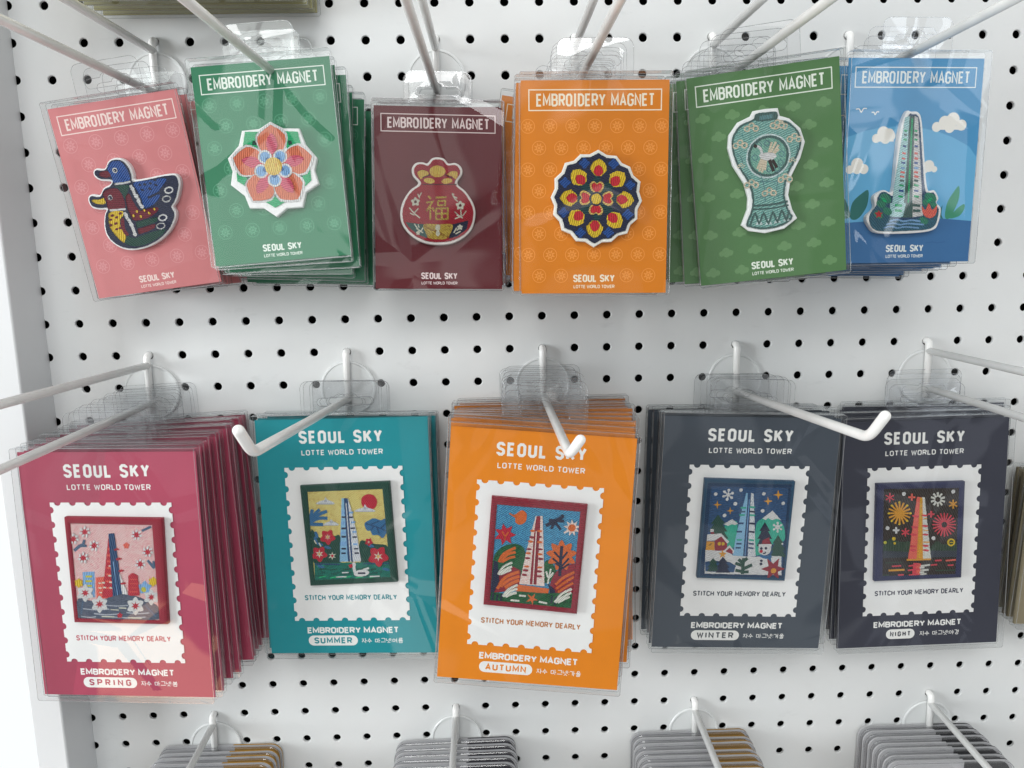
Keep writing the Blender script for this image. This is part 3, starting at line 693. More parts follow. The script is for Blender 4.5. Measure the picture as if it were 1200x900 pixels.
  ('l','mb',2.38,[-262,137,-195,166,-130,165]),
  ('l','mb',2.38,[-262,137,-249,199,-238,233]),
  ('l','mb',2.38,[-262,137,-222,199,-184,232]),
  ('l','mb',2.38,[-263,122,-166,118]),
  ('s','mb',0,[145,121,178,144,218,159,267,144,307,159,312,118,317,63,301,43,275,8,241,34,202,32,185,65,159,70]),
  ('l','nb',0.89,[157,121,235,94,302,63]),
  ('l','nb',0.89,[196,115,257,139]),
  ('l','nb',0.89,[235,94,252,44]),
  ('l','nb',0.89,[215,100,189,70]),
  ('l','nb',0.89,[264,84,305,119]),
  ('p','lb',0,[-15,314,8,314,9,-169,-59,-170]),
  ('p','gw',0,[32,314,51,238,83,46,104,-166,41,-169]),
  ('p','sb',0,[-18,219,8,219,8,193,-25,194]),
  ('p','sb',0,[-28,139,7,138,8,116,-33,116]),
  ('p','sb',0,[-37,63,9,62,9,42,-40,43]),
  ('p','sb',0,[-44,-13,8,-14,8,-44,-47,-44]),
  ('p','nb',0,[2,314,32,314,43,-169,5,-169]),
  ('l','gw',0.89,[16,279,25,-169]),
  ('l','nv',1.29,[-23,172,9,172]),
  ('l','nv',1.29,[-29,86,4,87]),
  ('l','nv',1.29,[-32,22,0,23]),
  ('l','nv',1.29,[-38,-69,-5,-69]),
  ('l','nv',1.29,[-42,-105,-9,-104]),
  ('l','nv',1.29,[29,171,62,171]),
  ('l','nv',1.29,[39,87,72,88]),
  ('l','nv',1.29,[50,19,83,20]),
  ('l','nv',1.29,[55,-70,88,-70]),
  ('l','nv',1.29,[58,-103,91,-103]),
  ('l','sb',1.39,[34,206,66,207]),
  ('l','sb',1.39,[45,132,76,133]),
  ('l','sb',1.39,[50,59,82,59]),
  ('l','sb',1.39,[53,-35,85,-34]),
  ('s','mb',0,[-213,13,-221,16,-229,28,-233,45,-233,60,-229,67,-221,64,-213,52,-208,35,-208,20]),
  ('s','mb',0,[-221,-28,-228,-25,-236,-12,-241,4,-241,19,-236,26,-229,23,-221,11,-216,-5,-216,-20]),
  ('s','mb',0,[-174,-39,-181,-44,-196,-44,-212,-39,-224,-32,-227,-24,-220,-19,-205,-19,-189,-24,-177,-31]),
  ('s','mb',0,[209,-56,202,-61,187,-61,171,-57,159,-49,156,-41,163,-36,177,-36,194,-41,206,-49]),
  ('s','mb',0,[-175,-211,-182,-216,-197,-216,-213,-211,-225,-204,-228,-196,-221,-191,-206,-191,-190,-195,-178,-203]),
  ('s','mb',0,[313,-239,306,-244,292,-244,275,-239,263,-232,260,-224,267,-219,282,-219,298,-224,310,-231]),
  ('s','mb',0,[-116,-66,-123,-70,-137,-70,-154,-66,-166,-58,-169,-50,-162,-45,-147,-45,-131,-50,-119,-58]),
  ('l','cr',0.79,[-239,0,-225,-29]),
  ('l','cr',0.79,[-205,-21,-192,-50]),
  ('s','cm',0,[-104,74,-98,55,-99,38,-87,26,-79,8,-95,-5,-112,-10,-120,-26,-135,-39,-151,-28,-160,-14,-177,-12,-193,-3,-188,17,-176,31,-179,48,-174,67,-155,69,-139,63,-124,71]),
  ('p','cr',0,[-136,48,-132,29,-114,34,-128,21,-116,8,-133,13,-139,-5,-142,14,-160,9,-146,22,-159,35,-141,30]),
  ('c','or',0.77,[-137,22]),
  ('s','cm',0,[-173,-53,-166,-72,-168,-90,-155,-102,-147,-121,-164,-134,-181,-139,-189,-156,-205,-170,-221,-159,-231,-144,-248,-142,-266,-132,-260,-112,-248,-98,-251,-80,-246,-59,-225,-58,-209,-64,-193,-55]),
  ('p','cr',0,[-205,-72,-201,-97,-177,-90,-195,-107,-179,-125,-202,-118,-210,-142,-214,-117,-238,-124,-219,-107,-236,-89,-213,-96]),
  ('c','or',1.01,[-207,-107]),
  ('s','cm',0,[278,-61,286,-86,285,-109,301,-124,311,-149,290,-166,268,-172,258,-194,238,-212,217,-198,205,-179,182,-176,160,-163,168,-137,182,-119,178,-96,184,-70,211,-68,232,-76,252,-64]),
  ('p','cr',0,[237,-90,242,-119,270,-111,248,-131,268,-152,241,-143,232,-172,227,-143,199,-151,220,-131,201,-110,228,-118]),
  ('c','or',1.19,[234,-131]),
  ('s','cm',0,[186,8,190,-2,189,-11,196,-18,200,-27,191,-34,182,-37,178,-45,170,-52,162,-47,157,-39,148,-38,139,-33,142,-23,148,-15,147,-6,149,4,159,5,168,2,176,6]),
  ('p','cr',0,[169,-10,171,-17,178,-15,172,-20,177,-25,170,-23,168,-30,167,-23,160,-25,165,-20,161,-15,167,-17]),
  ('c','or',0.3,[169,-20]),
  ('p','cr',0,[-109,-88,-104,-111,-81,-106,-98,-123,-83,-140,-105,-134,-113,-157,-118,-134,-142,-140,-124,-122,-140,-105,-117,-111]),
  ('c','cm',1.09,[-111,-123]),
  ('s','wh',0,[159,-253,148,-269,120,-281,84,-284,55,-278,43,-264,53,-248,82,-236,118,-232,147,-239]),
  ('l','wh',2.18,[51,-251,47,-219,47,-193]),
  ('c','wh',1.69,[46,-193]),
  ('p','cm',0,[36,-186,4,-196,16,-218,39,-210]),
  ('l','nv',1.39,[74,-258,131,-258]),
  ('l','wh',1.39,[117,-232,160,-220]),
  ('l','wh',0.89,[-46,-254,4,-252]),
  ('l','wh',0.89,[-94,-287,-14,-285]),
  ('l','wh',0.89,[162,-285,236,-283]),
 ],
 'autumn': [
  ('p','FRAME',0,[-330,440,333,427,314,-353,-341,-335]),
  ('p','IN',0,[-289,384,286,374,271,-315,-296,-299]),
  ('p','ab',0,[-289,384,286,374,271,-315,-296,-299]),
  ('s','gn',0,[-288,9,-250,73,-207,101,-139,116,-83,85,-67,-5,-64,-127,-290,-165]),
  ('s','gn',0,[63,-16,95,17,132,-21,152,-91,76,-147]),
  ('p','cm2',0,[-283,-83,-216,-77,-158,-43,-97,-69,-93,-211,-290,-247]),
  ('s','cm2',0,[116,-144,145,-71,197,-26,284,-5,276,-204,131,-215]),
  ('p','nv',0,[-287,-12,-259,-20,-240,-161,-275,-246,-294,-293,-292,-124]),
  ('s','nv',0,[86,-137,107,-155,149,-193,160,-284,116,-298,114,-196]),
  ('p','gn',0,[-290,-239,-205,-245,-87,-219,111,-218,274,-199,271,-315,-296,-299]),
  ('l','nv',1.18,[-281,-298,-277,-246]),
  ('l','nv',1.18,[-251,-305,-246,-254]),
  ('l','nv',1.18,[-222,-298,-217,-246]),
  ('l','nv',1.18,[131,-287,135,-235]),
  ('l','nv',1.18,[156,-295,160,-243]),
  ('p','oc',0,[-108,-172,109,-186,106,-219,-119,-219]),
  ('p','cw',0,[-19,322,29,325,51,105,76,-170,-101,-167,-70,45]),
  ('p','cm2',0,[-13,322,15,324,18,244,20,-164,-28,-163,-20,231]),
  ('l','cw',0.79,[-7,217,-5,-159]),
  ('s','cm2',0,[-15,172,-19,167,-28,164,-40,164,-49,166,-53,171,-49,176,-40,179,-28,179,-19,176]),
  ('s','cm2',0,[-29,86,-33,81,-42,78,-54,78,-63,80,-67,85,-63,90,-54,93,-42,93,-33,90]),
  ('s','cm2',0,[-35,21,-38,17,-48,14,-59,13,-69,16,-72,21,-69,26,-60,29,-48,29,-39,26]),
  ('s','cm2',0,[-44,-66,-47,-71,-57,-74,-68,-74,-78,-71,-82,-66,-78,-62,-69,-58,-57,-58,-48,-61]),
  ('s','cm2',0,[-50,-99,-53,-104,-63,-107,-74,-107,-84,-104,-87,-99,-84,-95,-74,-91,-63,-91,-53,-94]),
  ('s','cm2',0,[35,179,32,174,23,171,11,170,2,173,-2,178,2,183,11,186,22,186,32,183]),
  ('s','cm2',0,[47,90,44,86,35,83,23,82,14,85,10,90,13,95,23,98,34,98,44,95]),
  ('s','cm2',0,[54,23,50,18,41,15,30,15,20,18,16,22,20,27,29,30,41,30,50,28]),
  ('s','cm2',0,[52,-67,49,-71,39,-75,28,-75,18,-72,15,-67,18,-63,27,-59,39,-59,48,-62]),
  ('s','cm2',0,[55,-102,51,-107,42,-110,30,-110,21,-108,17,-103,20,-98,30,-95,41,-95,51,-97]),
  ('s','oc',0,[-14,217,-18,213,-27,209,-37,209,-46,212,-50,217,-46,221,-38,225,-27,225,-18,222]),
  ('s','oc',0,[-24,142,-27,137,-36,134,-47,134,-56,137,-60,141,-56,146,-47,149,-37,149,-28,147]),
  ('s','oc',0,[-34,57,-38,52,-46,49,-57,49,-66,52,-70,56,-66,61,-58,64,-47,65,-38,62]),
  ('s','oc',0,[-40,-38,-43,-43,-52,-46,-63,-46,-72,-43,-75,-39,-72,-34,-63,-31,-52,-30,-43,-33]),
  ('s','oc',0,[34,219,30,214,22,211,11,211,2,214,-2,218,2,223,10,226,21,226,30,224]),
  ('s','oc',0,[40,142,37,137,28,134,17,133,8,136,5,141,8,146,17,149,28,149,36,146]),
  ('s','oc',0,[47,56,43,51,35,48,24,48,15,51,11,55,15,60,23,63,34,63,43,61]),
  ('s','oc',0,[50,-38,47,-43,38,-46,27,-46,18,-44,15,-39,18,-34,27,-31,38,-31,47,-33]),
  ('s','oc',0,[-204,330,-164,321,-117,357,-82,332,-84,282,-118,254,-154,267,-161,301]),
  ('l','oc',0.88,[-200,329,-159,306]),
  ('p','cm',0,[-240,254,-213,219,-175,240,-185,197,-145,180,-184,160,-173,117,-212,137,-238,101,-247,144,-291,142,-263,177,-292,210,-248,210]),
  ('l','oc',0.98,[-243,200,-221,166,-198,198]),
  ('l','oc',0.98,[-221,140,-221,168]),
  ('l','nv',2.16,[56,261,115,296,171,335]),
  ('l','nv',1.97,[75,300,178,301]),
  ('l','nv',1.77,[94,241,124,307]),
  ('l','nv',1.77,[115,291,161,239]),
  ('c','nv',1.18,[165,335]),
  ('p','cw',0,[233,318,246,289,272,307,263,276,294,273,269,255,290,232,259,235,262,203,240,226,221,200,219,232,189,224,207,250,179,264,209,272,197,301,225,287]),
  ('l','cw',1.18,[184,218,222,239]),
  ('c','oc',2.65,[237,258]),
  ('s','oc',0,[171,167,188,150,199,130,218,141,241,147,243,122,239,100,260,96,282,85,268,65,251,51,265,34,274,11,251,5,229,5,229,-17,222,-41,201,-30,184,-15,170,-33,150,-47,140,-24,136,-2,115,-5,91,-3,97,21,109,41,90,52,73,70,93,84,114,91,107,112,105,137,129,134,149,126,157,147]),
  ('l','nv',2.16,[176,126,175,43,176,-89]),
  ('l','nv',1.38,[176,33,125,80]),
  ('l','nv',1.38,[176,-8,118,34]),
  ('l','nv',1.38,[174,-33,231,42]),
  ('l','nv',1.38,[176,23,218,87]),
  ('l','nv',1.38,[174,-18,140,0]),
  ('l','nv',1.38,[174,-48,234,2]),
  ('l','oc',1.87,[-251,-21,-223,39,-142,91]),
  ('l','oc',1.87,[-241,-20,-198,36,-140,58]),
  ('l','oc',1.87,[-231,-20,-187,11,-141,26]),
  ('l','wh2',1.67,[-253,-111,-217,-52,-158,-17]),
  ('l','wh2',1.67,[-245,-110,-206,-72,-158,-45]),
  ('l','wh2',1.67,[-234,-107,-195,-86,-162,-69]),
  ('l','oc',2.16,[-239,-181,-193,-122,-106,-80]),
  ('l','oc',2.16,[-228,-196,-172,-144,-102,-112]),
  ('l','oc',2.16,[-198,-201,-151,-165,-102,-140]),
  ('l','oc',2.16,[-252,-213,-238,-192,-219,-180]),
  ('l','wh2',1.67,[-209,-266,-172,-212,-110,-175]),
  ('l','wh2',1.67,[-202,-264,-157,-224,-110,-202]),
  ('l','wh2',1.67,[-189,-265,-146,-241,-114,-231]),
  ('l','oc',1.97,[151,-154,202,-99,277,-53]),
  ('l','oc',1.97,[156,-184,214,-132,276,-87]),
  ('l','oc',1.97,[170,-206,226,-162,273,-131]),
  ('l','wh2',1.67,[155,-280,200,-215,266,-174]),
  ('l','wh2',1.67,[162,-281,211,-237,265,-201]),
  ('l','wh2',1.67,[177,-280,222,-251,256,-232]),
  ('l','wh2',1.28,[96,-151,111,-43]),
  ('l','wh2',1.28,[81,-63,101,-107,132,-67]),
  ('p','oc',0,[15,-227,8,-261,39,-274,5,-278,3,-314,-11,-281,-44,-290,-18,-266,-37,-236,-7,-254]),
  ('l','wh2',1.28,[-97,-250,-49,-251]),
  ('l','wh2',1.28,[-153,-288,-91,-289]),
  ('l','wh2',1.28,[44,-283,103,-291]),
 ],
 'winter': [
  ('p','FRAME',0,[-332,449,331,437,318,-336,-341,-320]),
  ('p','IN',0,[-309,416,308,412,308,-315,-320,-303]),
  ('p','wn',0,[-309,416,308,412,308,-315,-320,-303]),
  ('p','ws',0,[-284,391,284,388,291,-292,-286,-282]),
  ('s','tg2',0,[-167,59,-151,104,-101,129,-69,105,-68,-59,-134,-70]),
  ('p','wh',0,[-177,102,-112,144,-64,108,-85,98,-111,103,-136,91]),
  ('s','tg2',0,[68,92,115,152,188,183,244,134,277,85,288,-15,216,-36,90,-138]),
  ('p','wh',0,[110,152,181,214,253,139,214,151,184,139,152,156,135,140]),
  ('p','dg',0,[-218,177,-158,107,-182,106,-138,47,-165,46,-126,-10,-283,-12,-252,45,-279,45,-244,105,-267,105]),
  ('p','nv',0,[131,125,180,53,162,53,198,-7,177,-7,209,-64,85,-65,107,-8,86,-8,112,53,94,52]),
  ('p','dg',0,[237,25,284,-39,267,-40,301,-94,281,-94,311,-145,192,-147,214,-95,194,-95,219,-40,201,-40]),
  ('l','wh',1.03,[-155,330,-151,376]),
  ('l','wh',1.03,[-155,330,-114,347]),
  ('l','wh',1.03,[-155,330,-119,300]),
  ('l','wh',1.03,[-155,330,-160,284]),
  ('l','wh',1.03,[-155,330,-196,313]),
  ('l','wh',1.03,[-155,330,-192,360]),
  ('c','wh',1.12,[-152,365]),
  ('c','wh',1.12,[-124,342]),
  ('c','wh',1.12,[-128,308]),
  ('c','wh',1.12,[-159,295]),
  ('c','wh',1.12,[-186,318]),
  ('c','wh',1.12,[-183,352]),
  ('l','wh',1.12,[229,86,226,128]),
  ('l','wh',1.12,[229,86,262,107]),
  ('l','wh',1.12,[229,86,266,66]),
  ('l','wh',1.12,[229,86,233,44]),
  ('l','wh',1.12,[229,86,197,65]),
  ('l','wh',1.12,[229,86,193,107]),
  ('c','wh',1.87,[229,86]),
  ('c','wh',0.94,[227,118]),
  ('c','wh',0.94,[254,102]),
  ('c','wh',0.94,[257,71]),
  ('c','wh',0.94,[232,54]),
  ('c','wh',0.94,[204,70]),
  ('c','wh',0.94,[202,102]),
  ('c','wh',1.4,[-246,334]),
  ('c','wh',1.4,[-62,367]),
  ('c','wh',1.4,[-97,262]),
  ('c','wh',1.4,[-170,171]),
  ('c','wh',1.4,[107,341]),
  ('c','wh',1.4,[256,270]),
  ('c','wh',1.4,[108,211]),
  ('c','wh',0.75,[275,-43]),
  ('p','oc2',0,[-230,286,-222,260,-196,253,-221,246,-226,219,-234,246,-260,252,-235,260]),
  ('p','oc2',0,[-133,239,-125,215,-100,208,-124,201,-128,176,-136,201,-161,207,-137,214]),
  ('p','oc2',0,[210,372,220,343,249,336,221,327,216,298,206,327,177,335,205,343]),
  ('p','oc2',0,[139,320,148,293,175,286,149,278,145,251,135,278,109,285,134,292]),
  ('p','wh',0,[-292,-100,-209,-91,-141,-100,-81,-140,82,-148,176,-137,277,-140,291,-292,-286,-286]),
  ('p','ws',0,[-288,-193,-231,-182,-106,-191,-56,-220,-67,-273,-282,-269]),
  ('p','lb',0,[-23,347,-12,342,10,-144,-86,-140,-76,-19,-52,170]),
  ('p','gw',0,[13,345,32,342,84,-143,24,-147,15,170]),
  ('p','nb',0,[-8,308,13,308,25,-144,-10,-144]),
  ('l','sb',0.65,[4,298,6,-139]),
  ('l','tg2',1.4,[10,239,50,236]),
  ('l','tg2',1.4,[16,177,56,174]),
  ('l','tg2',1.4,[24,-16,64,-20]),
  ('l','nv',1.4,[14,204,54,201]),
  ('l','nv',1.4,[18,113,59,110]),
  ('l','nv',1.4,[21,49,61,45]),
  ('l','nb',1.4,[24,-44,64,-48]),
  ('l','nb',1.4,[25,-78,65,-82]),
  ('l','tg2',1.4,[-55,232,-15,233]),
  ('l','tg2',1.4,[-60,176,-20,177]),
  ('l','tg2',1.4,[-67,-17,-27,-17]),
  ('l','sl',1.4,[-57,201,-18,202]),
  ('l','nb',1.4,[-65,112,-25,113]),
  ('l','nb',1.4,[-72,47,-32,48]),
  ('l','nb',1.4,[-67,-47,-27,-47]),
  ('l','nb',1.4,[-70,-79,-30,-79]),
  ('p','wh',0,[-288,23,-184,31,-121,-32,-136,-48,-182,7,-228,-23,-287,-27]),
  ('p','cm2',0,[-228,-23,-182,9,-134,-48,-130,-102,-222,-103]),
  ('c','yl',1.4,[-191,-49]),
  ('c','yl',1.4,[-166,-49]),
  ('l','cm2',0.56,[-180,-31,-177,-67]),
  ('p','oc2',0,[-289,-32,-230,-31,-225,-101,-290,-98]),
  ('l','br',1.12,[-268,-62,-250,-47]),
  ('l','wh',2.25,[-266,53,-240,53]),
  ('l','cm2',1.31,[-263,34,-238,34]),
  ('p','wh',0,[-156,-101,-116,-60,-79,-100,-82,-125,-150,-111]),
  ('p','cm2',0,[-143,-107,-114,-78,-89,-105,-90,-128,-139,-112]),
  ('p','dg',0,[-230,-162,-194,-202,-209,-202,-182,-236,-199,-236,-175,-267,-271,-269,-252,-236,-268,-237,-247,-202,-261,-202]),
  ('p','nv',0,[-159,-151,-119,-197,-134,-197,-105,-236,-123,-237,-97,-274,-203,-275,-182,-237,-200,-238,-176,-198,-192,-198]),
  ('p','oc2',0,[-165,-97,-156,-119,-133,-120,-150,-135,-142,-158,-162,-145,-180,-159,-175,-135,-195,-121,-172,-120]),
  ('l','dg',2.43,[-3,-286,-4,-220,-2,-159]),
  ('l','dg',2.43,[-8,-220,-63,-200]),
  ('l','dg',2.43,[-2,-245,63,-211]),
  ('l','dg',2.43,[-9,-191,25,-159]),
  ('l','dg',2.43,[-8,-265,-58,-256]),
  ('l','dg',2.43,[5,-270,43,-268]),
  ('l','dg',2.43,[-5,-199,-41,-170]),
  ('s','wh',0,[239,-196,229,-229,197,-250,155,-250,120,-231,105,-198,115,-165,147,-145,188,-144,223,-164]),
  ('c','wh',4.86,[148,-87]),
  ('p','cm2',0,[122,-49,128,-17,174,6,190,-52]),
  ('l','wh',1.87,[101,-59,196,-56]),
  ('c','nv',1.03,[122,-82]),
  ('c','nv',1.03,[157,-80]),
  ('c','cm',1.31,[124,-105]),
  ('l','nv',0.84,[137,-119,151,-119,157,-109]),
  ('l','mb',2.25,[119,-137,163,-152,204,-141]),
  ('l','mb',2.43,[187,-152,195,-192]),
  ('c','nv',1.12,[130,-178]),
  ('c','nv',1.12,[129,-203]),
  ('p','cm2',0,[262,-158,256,-220,314,-241,260,-263,276,-325,227,-285,185,-326,190,-264,132,-243,187,-221,171,-160,220,-200]),
  ('c','oc2',2.06,[228,-257]),
 ],
 'night': [
  ('p','FRAME',0,[-382,428,298,424,307,-342,-374,-346]),
  ('p','IN',0,[-327,385,255,373,260,-312,-313,-306]),
  ('p','bk',0,[-327,385,255,373,260,-312,-313,-306]),
  ('s','ng',0,[-315,-56,-261,-9,-188,-37,-111,-40,-108,-128,-316,-120]),
  ('s','ng',0,[55,-95,101,-43,160,-70,259,-59,260,-143,57,-135]),
  ('p','nt',0,[-316,-100,-108,-118,-106,-163,-316,-160]),
  ('p','nt',0,[56,-115,259,-123,259,-173,58,-170]),
  ('l','oc2',1.24,[-201,217,-204,281]),
  ('l','oc2',1.24,[-192,215,-170,273]),
  ('l','oc2',1.24,[-183,209,-140,253]),
  ('l','oc2',1.24,[-178,201,-120,223]),
  ('l','oc2',1.24,[-175,191,-112,188]),
  ('l','oc2',1.24,[-177,181,-117,154]),
  ('l','oc2',1.24,[-182,173,-135,126]),
  ('l','oc2',1.24,[-190,168,-163,107]),
  ('l','oc2',1.24,[-199,166,-197,102]),
  ('l','oc2',1.24,[-209,169,-231,110]),
  ('l','oc2',1.24,[-217,174,-260,131]),
  ('l','oc2',1.24,[-223,183,-280,160]),
  ('l','oc2',1.24,[-225,193,-288,195]),
  ('l','oc2',1.24,[-224,202,-283,229]),
  ('l','oc2',1.24,[-218,210,-265,257]),
  ('l','oc2',1.24,[-211,215,-237,276]),
  ('s','oc2',0,[-202,231,-195,224,-191,216,-183,218,-174,218,-174,209,-177,201,-169,197,-162,190,-168,184,-176,181,-173,173,-172,163,-181,164,-189,167,-193,159,-199,153,-205,160,-209,168,-217,165,-226,165,-226,175,-224,182,-231,187,-238,193,-232,199,-225,203,-228,211,-228,220,-219,220,-211,217,-208,224]),
  ('c','yl',0.86,[-204,277]),
  ('c','yl',0.86,[-143,250]),
  ('c','yl',0.86,[-116,189]),
  ('c','yl',0.86,[-138,129]),
  ('c','yl',0.86,[-197,106]),
  ('c','yl',0.86,[-257,133]),
  ('c','yl',0.86,[-284,195]),
  ('c','yl',0.86,[-262,254]),
  ('l','cm3',0.95,[151,111,148,181]),
  ('l','cm3',0.95,[158,110,176,176]),
  ('l','cm3',0.95,[165,106,203,161]),
  ('l','cm3',0.95,[170,101,224,140]),
  ('l','cm3',0.95,[174,94,239,113]),
  ('l','cm3',0.95,[175,87,245,84]),
  ('l','cm3',0.95,[175,79,242,55]),
  ('l','cm3',0.95,[172,73,230,29]),
  ('l','cm3',0.95,[167,68,210,9]),
  ('l','cm3',0.95,[160,65,185,-3]),
  ('l','cm3',0.95,[153,64,157,-7]),
  ('l','cm3',0.95,[146,65,128,-1]),
  ('l','cm3',0.95,[140,69,101,13]),
  ('l','cm3',0.95,[134,74,80,35]),
  ('l','cm3',0.95,[131,81,66,62]),
  ('l','cm3',0.95,[129,88,60,91]),
  ('l','cm3',0.95,[130,96,63,120]),
  ('l','cm3',0.95,[133,102,75,146]),
  ('l','cm3',0.95,[138,107,94,166]),
  ('l','cm3',0.95,[144,110,119,178]),
  ('l','pw',1.43,[92,311,90,346]),
  ('l','pw',1.43,[104,306,123,334]),
  ('l','pw',1.43,[113,295,145,305]),
  ('l','pw',1.43,[113,282,147,270]),
  ('l','pw',1.43,[106,272,128,243]),
  ('l','pw',1.43,[94,268,96,233]),
  ('l','pw',1.43,[81,273,62,245]),
  ('l','pw',1.43,[73,284,41,274]),
  ('l','pw',1.43,[73,297,39,309]),
  ('l','pw',1.43,[80,307,58,336]),
  ('l','cm3',0.86,[-280,318,-282,355]),
  ('l','cm3',0.86,[-280,318,-250,335]),
  ('l','cm3',0.86,[-280,318,-248,298]),
  ('l','cm3',0.86,[-280,318,-279,281]),
  ('l','cm3',0.86,[-280,318,-311,301]),
  ('l','cm3',0.86,[-280,318,-312,337]),
  ('l','oc2',1.05,[214,248,212,283]),
  ('l','oc2',1.05,[214,248,243,264]),
  ('l','oc2',1.05,[214,248,244,229]),
  ('l','oc2',1.05,[214,248,215,213]),
  ('l','oc2',1.05,[214,248,184,232]),
  ('l','oc2',1.05,[214,248,183,267]),
  ('l','co',1.33,[-110,314,-111,342]),
  ('l','co',1.33,[-110,314,-83,313]),
  ('l','co',1.33,[-110,314,-109,287]),
  ('l','co',1.33,[-110,314,-136,315]),
  ('l','cm3',1.33,[46,175,44,200]),
  ('l','cm3',1.33,[46,175,70,174]),
  ('l','cm3',1.33,[46,175,47,149]),
  ('l','cm3',1.33,[46,175,21,176]),
  ('l','cm3',0.95,[-148,38,-149,72]),
  ('l','cm3',0.95,[-148,38,-120,54]),
  ('l','cm3',0.95,[-148,38,-119,21]),
  ('l','cm3',0.95,[-148,38,-147,5]),
  ('l','cm3',0.95,[-148,38,-176,23]),
  ('l','cm3',0.95,[-148,38,-177,56]),
  ('l','wh',1.43,[-221,58,-222,83]),
  ('l','wh',1.43,[-221,58,-196,57]),
  ('l','wh',1.43,[-221,58,-220,32]),
  ('l','wh',1.43,[-221,58,-246,59]),
  ('c','wh',1.52,[-172,343]),
  ('c','wh',1.52,[210,346]),
  ('c','wh',1.52,[-290,78]),
  ('c','wh',1.52,[73,-17]),
  ('c','yg',1.24,[-303,-37]),
  ('c','yl',1.43,[-237,-10]),
  ('c','yl',1.05,[-231,-45]),
  ('c','yl',3.05,[212,-55]),
  ('c','ng',1.9,[212,-55]),
  ('l','yl',0.76,[198,-55,228,-56]),
  ('p','co',0,[-69,315,-42,314,-33,-178,-120,-174]),
  ('p','pw',0,[-32,313,-11,313,60,-181,-4,-179]),
  ('p','oc2',0,[-49,309,-27,308,-3,-179,-54,-177]),
  ('l','yl',0.67,[-39,299,-29,-171]),
  ('s','cm3',0,[-49,162,-54,157,-66,154,-82,156,-94,161,-99,167,-94,172,-81,175,-66,173,-53,168]),
  ('s','cm3',0,[-53,74,-58,69,-70,67,-86,68,-98,73,-103,80,-98,85,-85,87,-70,85,-57,80]),
  ('s','cm3',0,[-60,16,-65,10,-77,8,-93,10,-105,15,-110,21,-105,26,-92,28,-77,27,-64,22]),
  ('s','cm3',0,[-61,-78,-66,-83,-78,-85,-94,-83,-106,-79,-111,-72,-106,-67,-93,-65,-78,-67,-65,-71]),
  ('s','cm3',0,[-59,-109,-64,-115,-77,-117,-92,-115,-105,-110,-110,-104,-105,-99,-92,-96,-76,-98,-64,-103]),
  ('s','cm3',0,[18,164,14,160,2,158,-12,159,-24,164,-28,169,-23,174,-12,176,2,174,14,170]),
  ('s','cm3',0,[25,81,20,76,9,74,-6,76,-17,80,-21,86,-17,91,-5,93,9,91,20,87]),
  ('s','cm3',0,[32,12,27,7,15,6,1,7,-10,12,-15,17,-10,22,2,24,16,22,27,18]),
  ('s','cm3',0,[37,-77,32,-81,20,-83,6,-82,-6,-77,-10,-71,-5,-67,6,-65,21,-66,32,-71]),
  ('s','cm3',0,[40,-113,36,-118,24,-120,10,-118,-2,-114,-6,-108,-2,-103,10,-101,24,-103,36,-107]),
  ('l','oc2',0.86,[-12,143,15,142]),
  ('l','oc2',0.86,[-9,50,29,48]),
  ('l','oc2',0.86,[-7,-44,43,-46]),
  ('l','oc2',1.43,[-129,-182,59,-184]),
  ('p','cm3',0,[-75,-209,-15,-216,-18,-305,-81,-313]),
  ('s','co',0,[-51,-220,-15,-226,-23,-300,-47,-299]),
  ('l','cm3',1.14,[-113,-232,-36,-225]),
  ('l','cm3',1.14,[-116,-267,-25,-260]),
  ('l','cm3',1.14,[-108,-307,-33,-300]),
  ('l','cm3',1.14,[-243,-230,-171,-229]),
  ('l','cm3',1.14,[-192,-301,-149,-301]),
  ('l','cm3',1.14,[93,-198,144,-196]),
  ('l','cm3',1.14,[61,-232,111,-230]),
  ('l','cm3',1.14,[195,-239,241,-239]),
  ('l','pw',1.24,[-18,-236,53,-229]),
  ('l','pw',1.24,[-20,-271,45,-268]),
  ('l','pw',1.24,[-18,-305,30,-300]),
  ('l','pw',1.24,[-25,-252,13,-250]),
  ('l','pw',1.24,[-24,-288,10,-286]),
  ('l','oc2',1.43,[-268,-262,-144,-261]),
  ('l','co',1.24,[178,-201,257,-197]),
  ('l','ng',0.86,[-297,-200,-161,-200]),
  ('l','ng',0.86,[102,-277,257,-280]),
  ('l','ng',0.86,[-308,-299,-265,-298]),
 ],
}
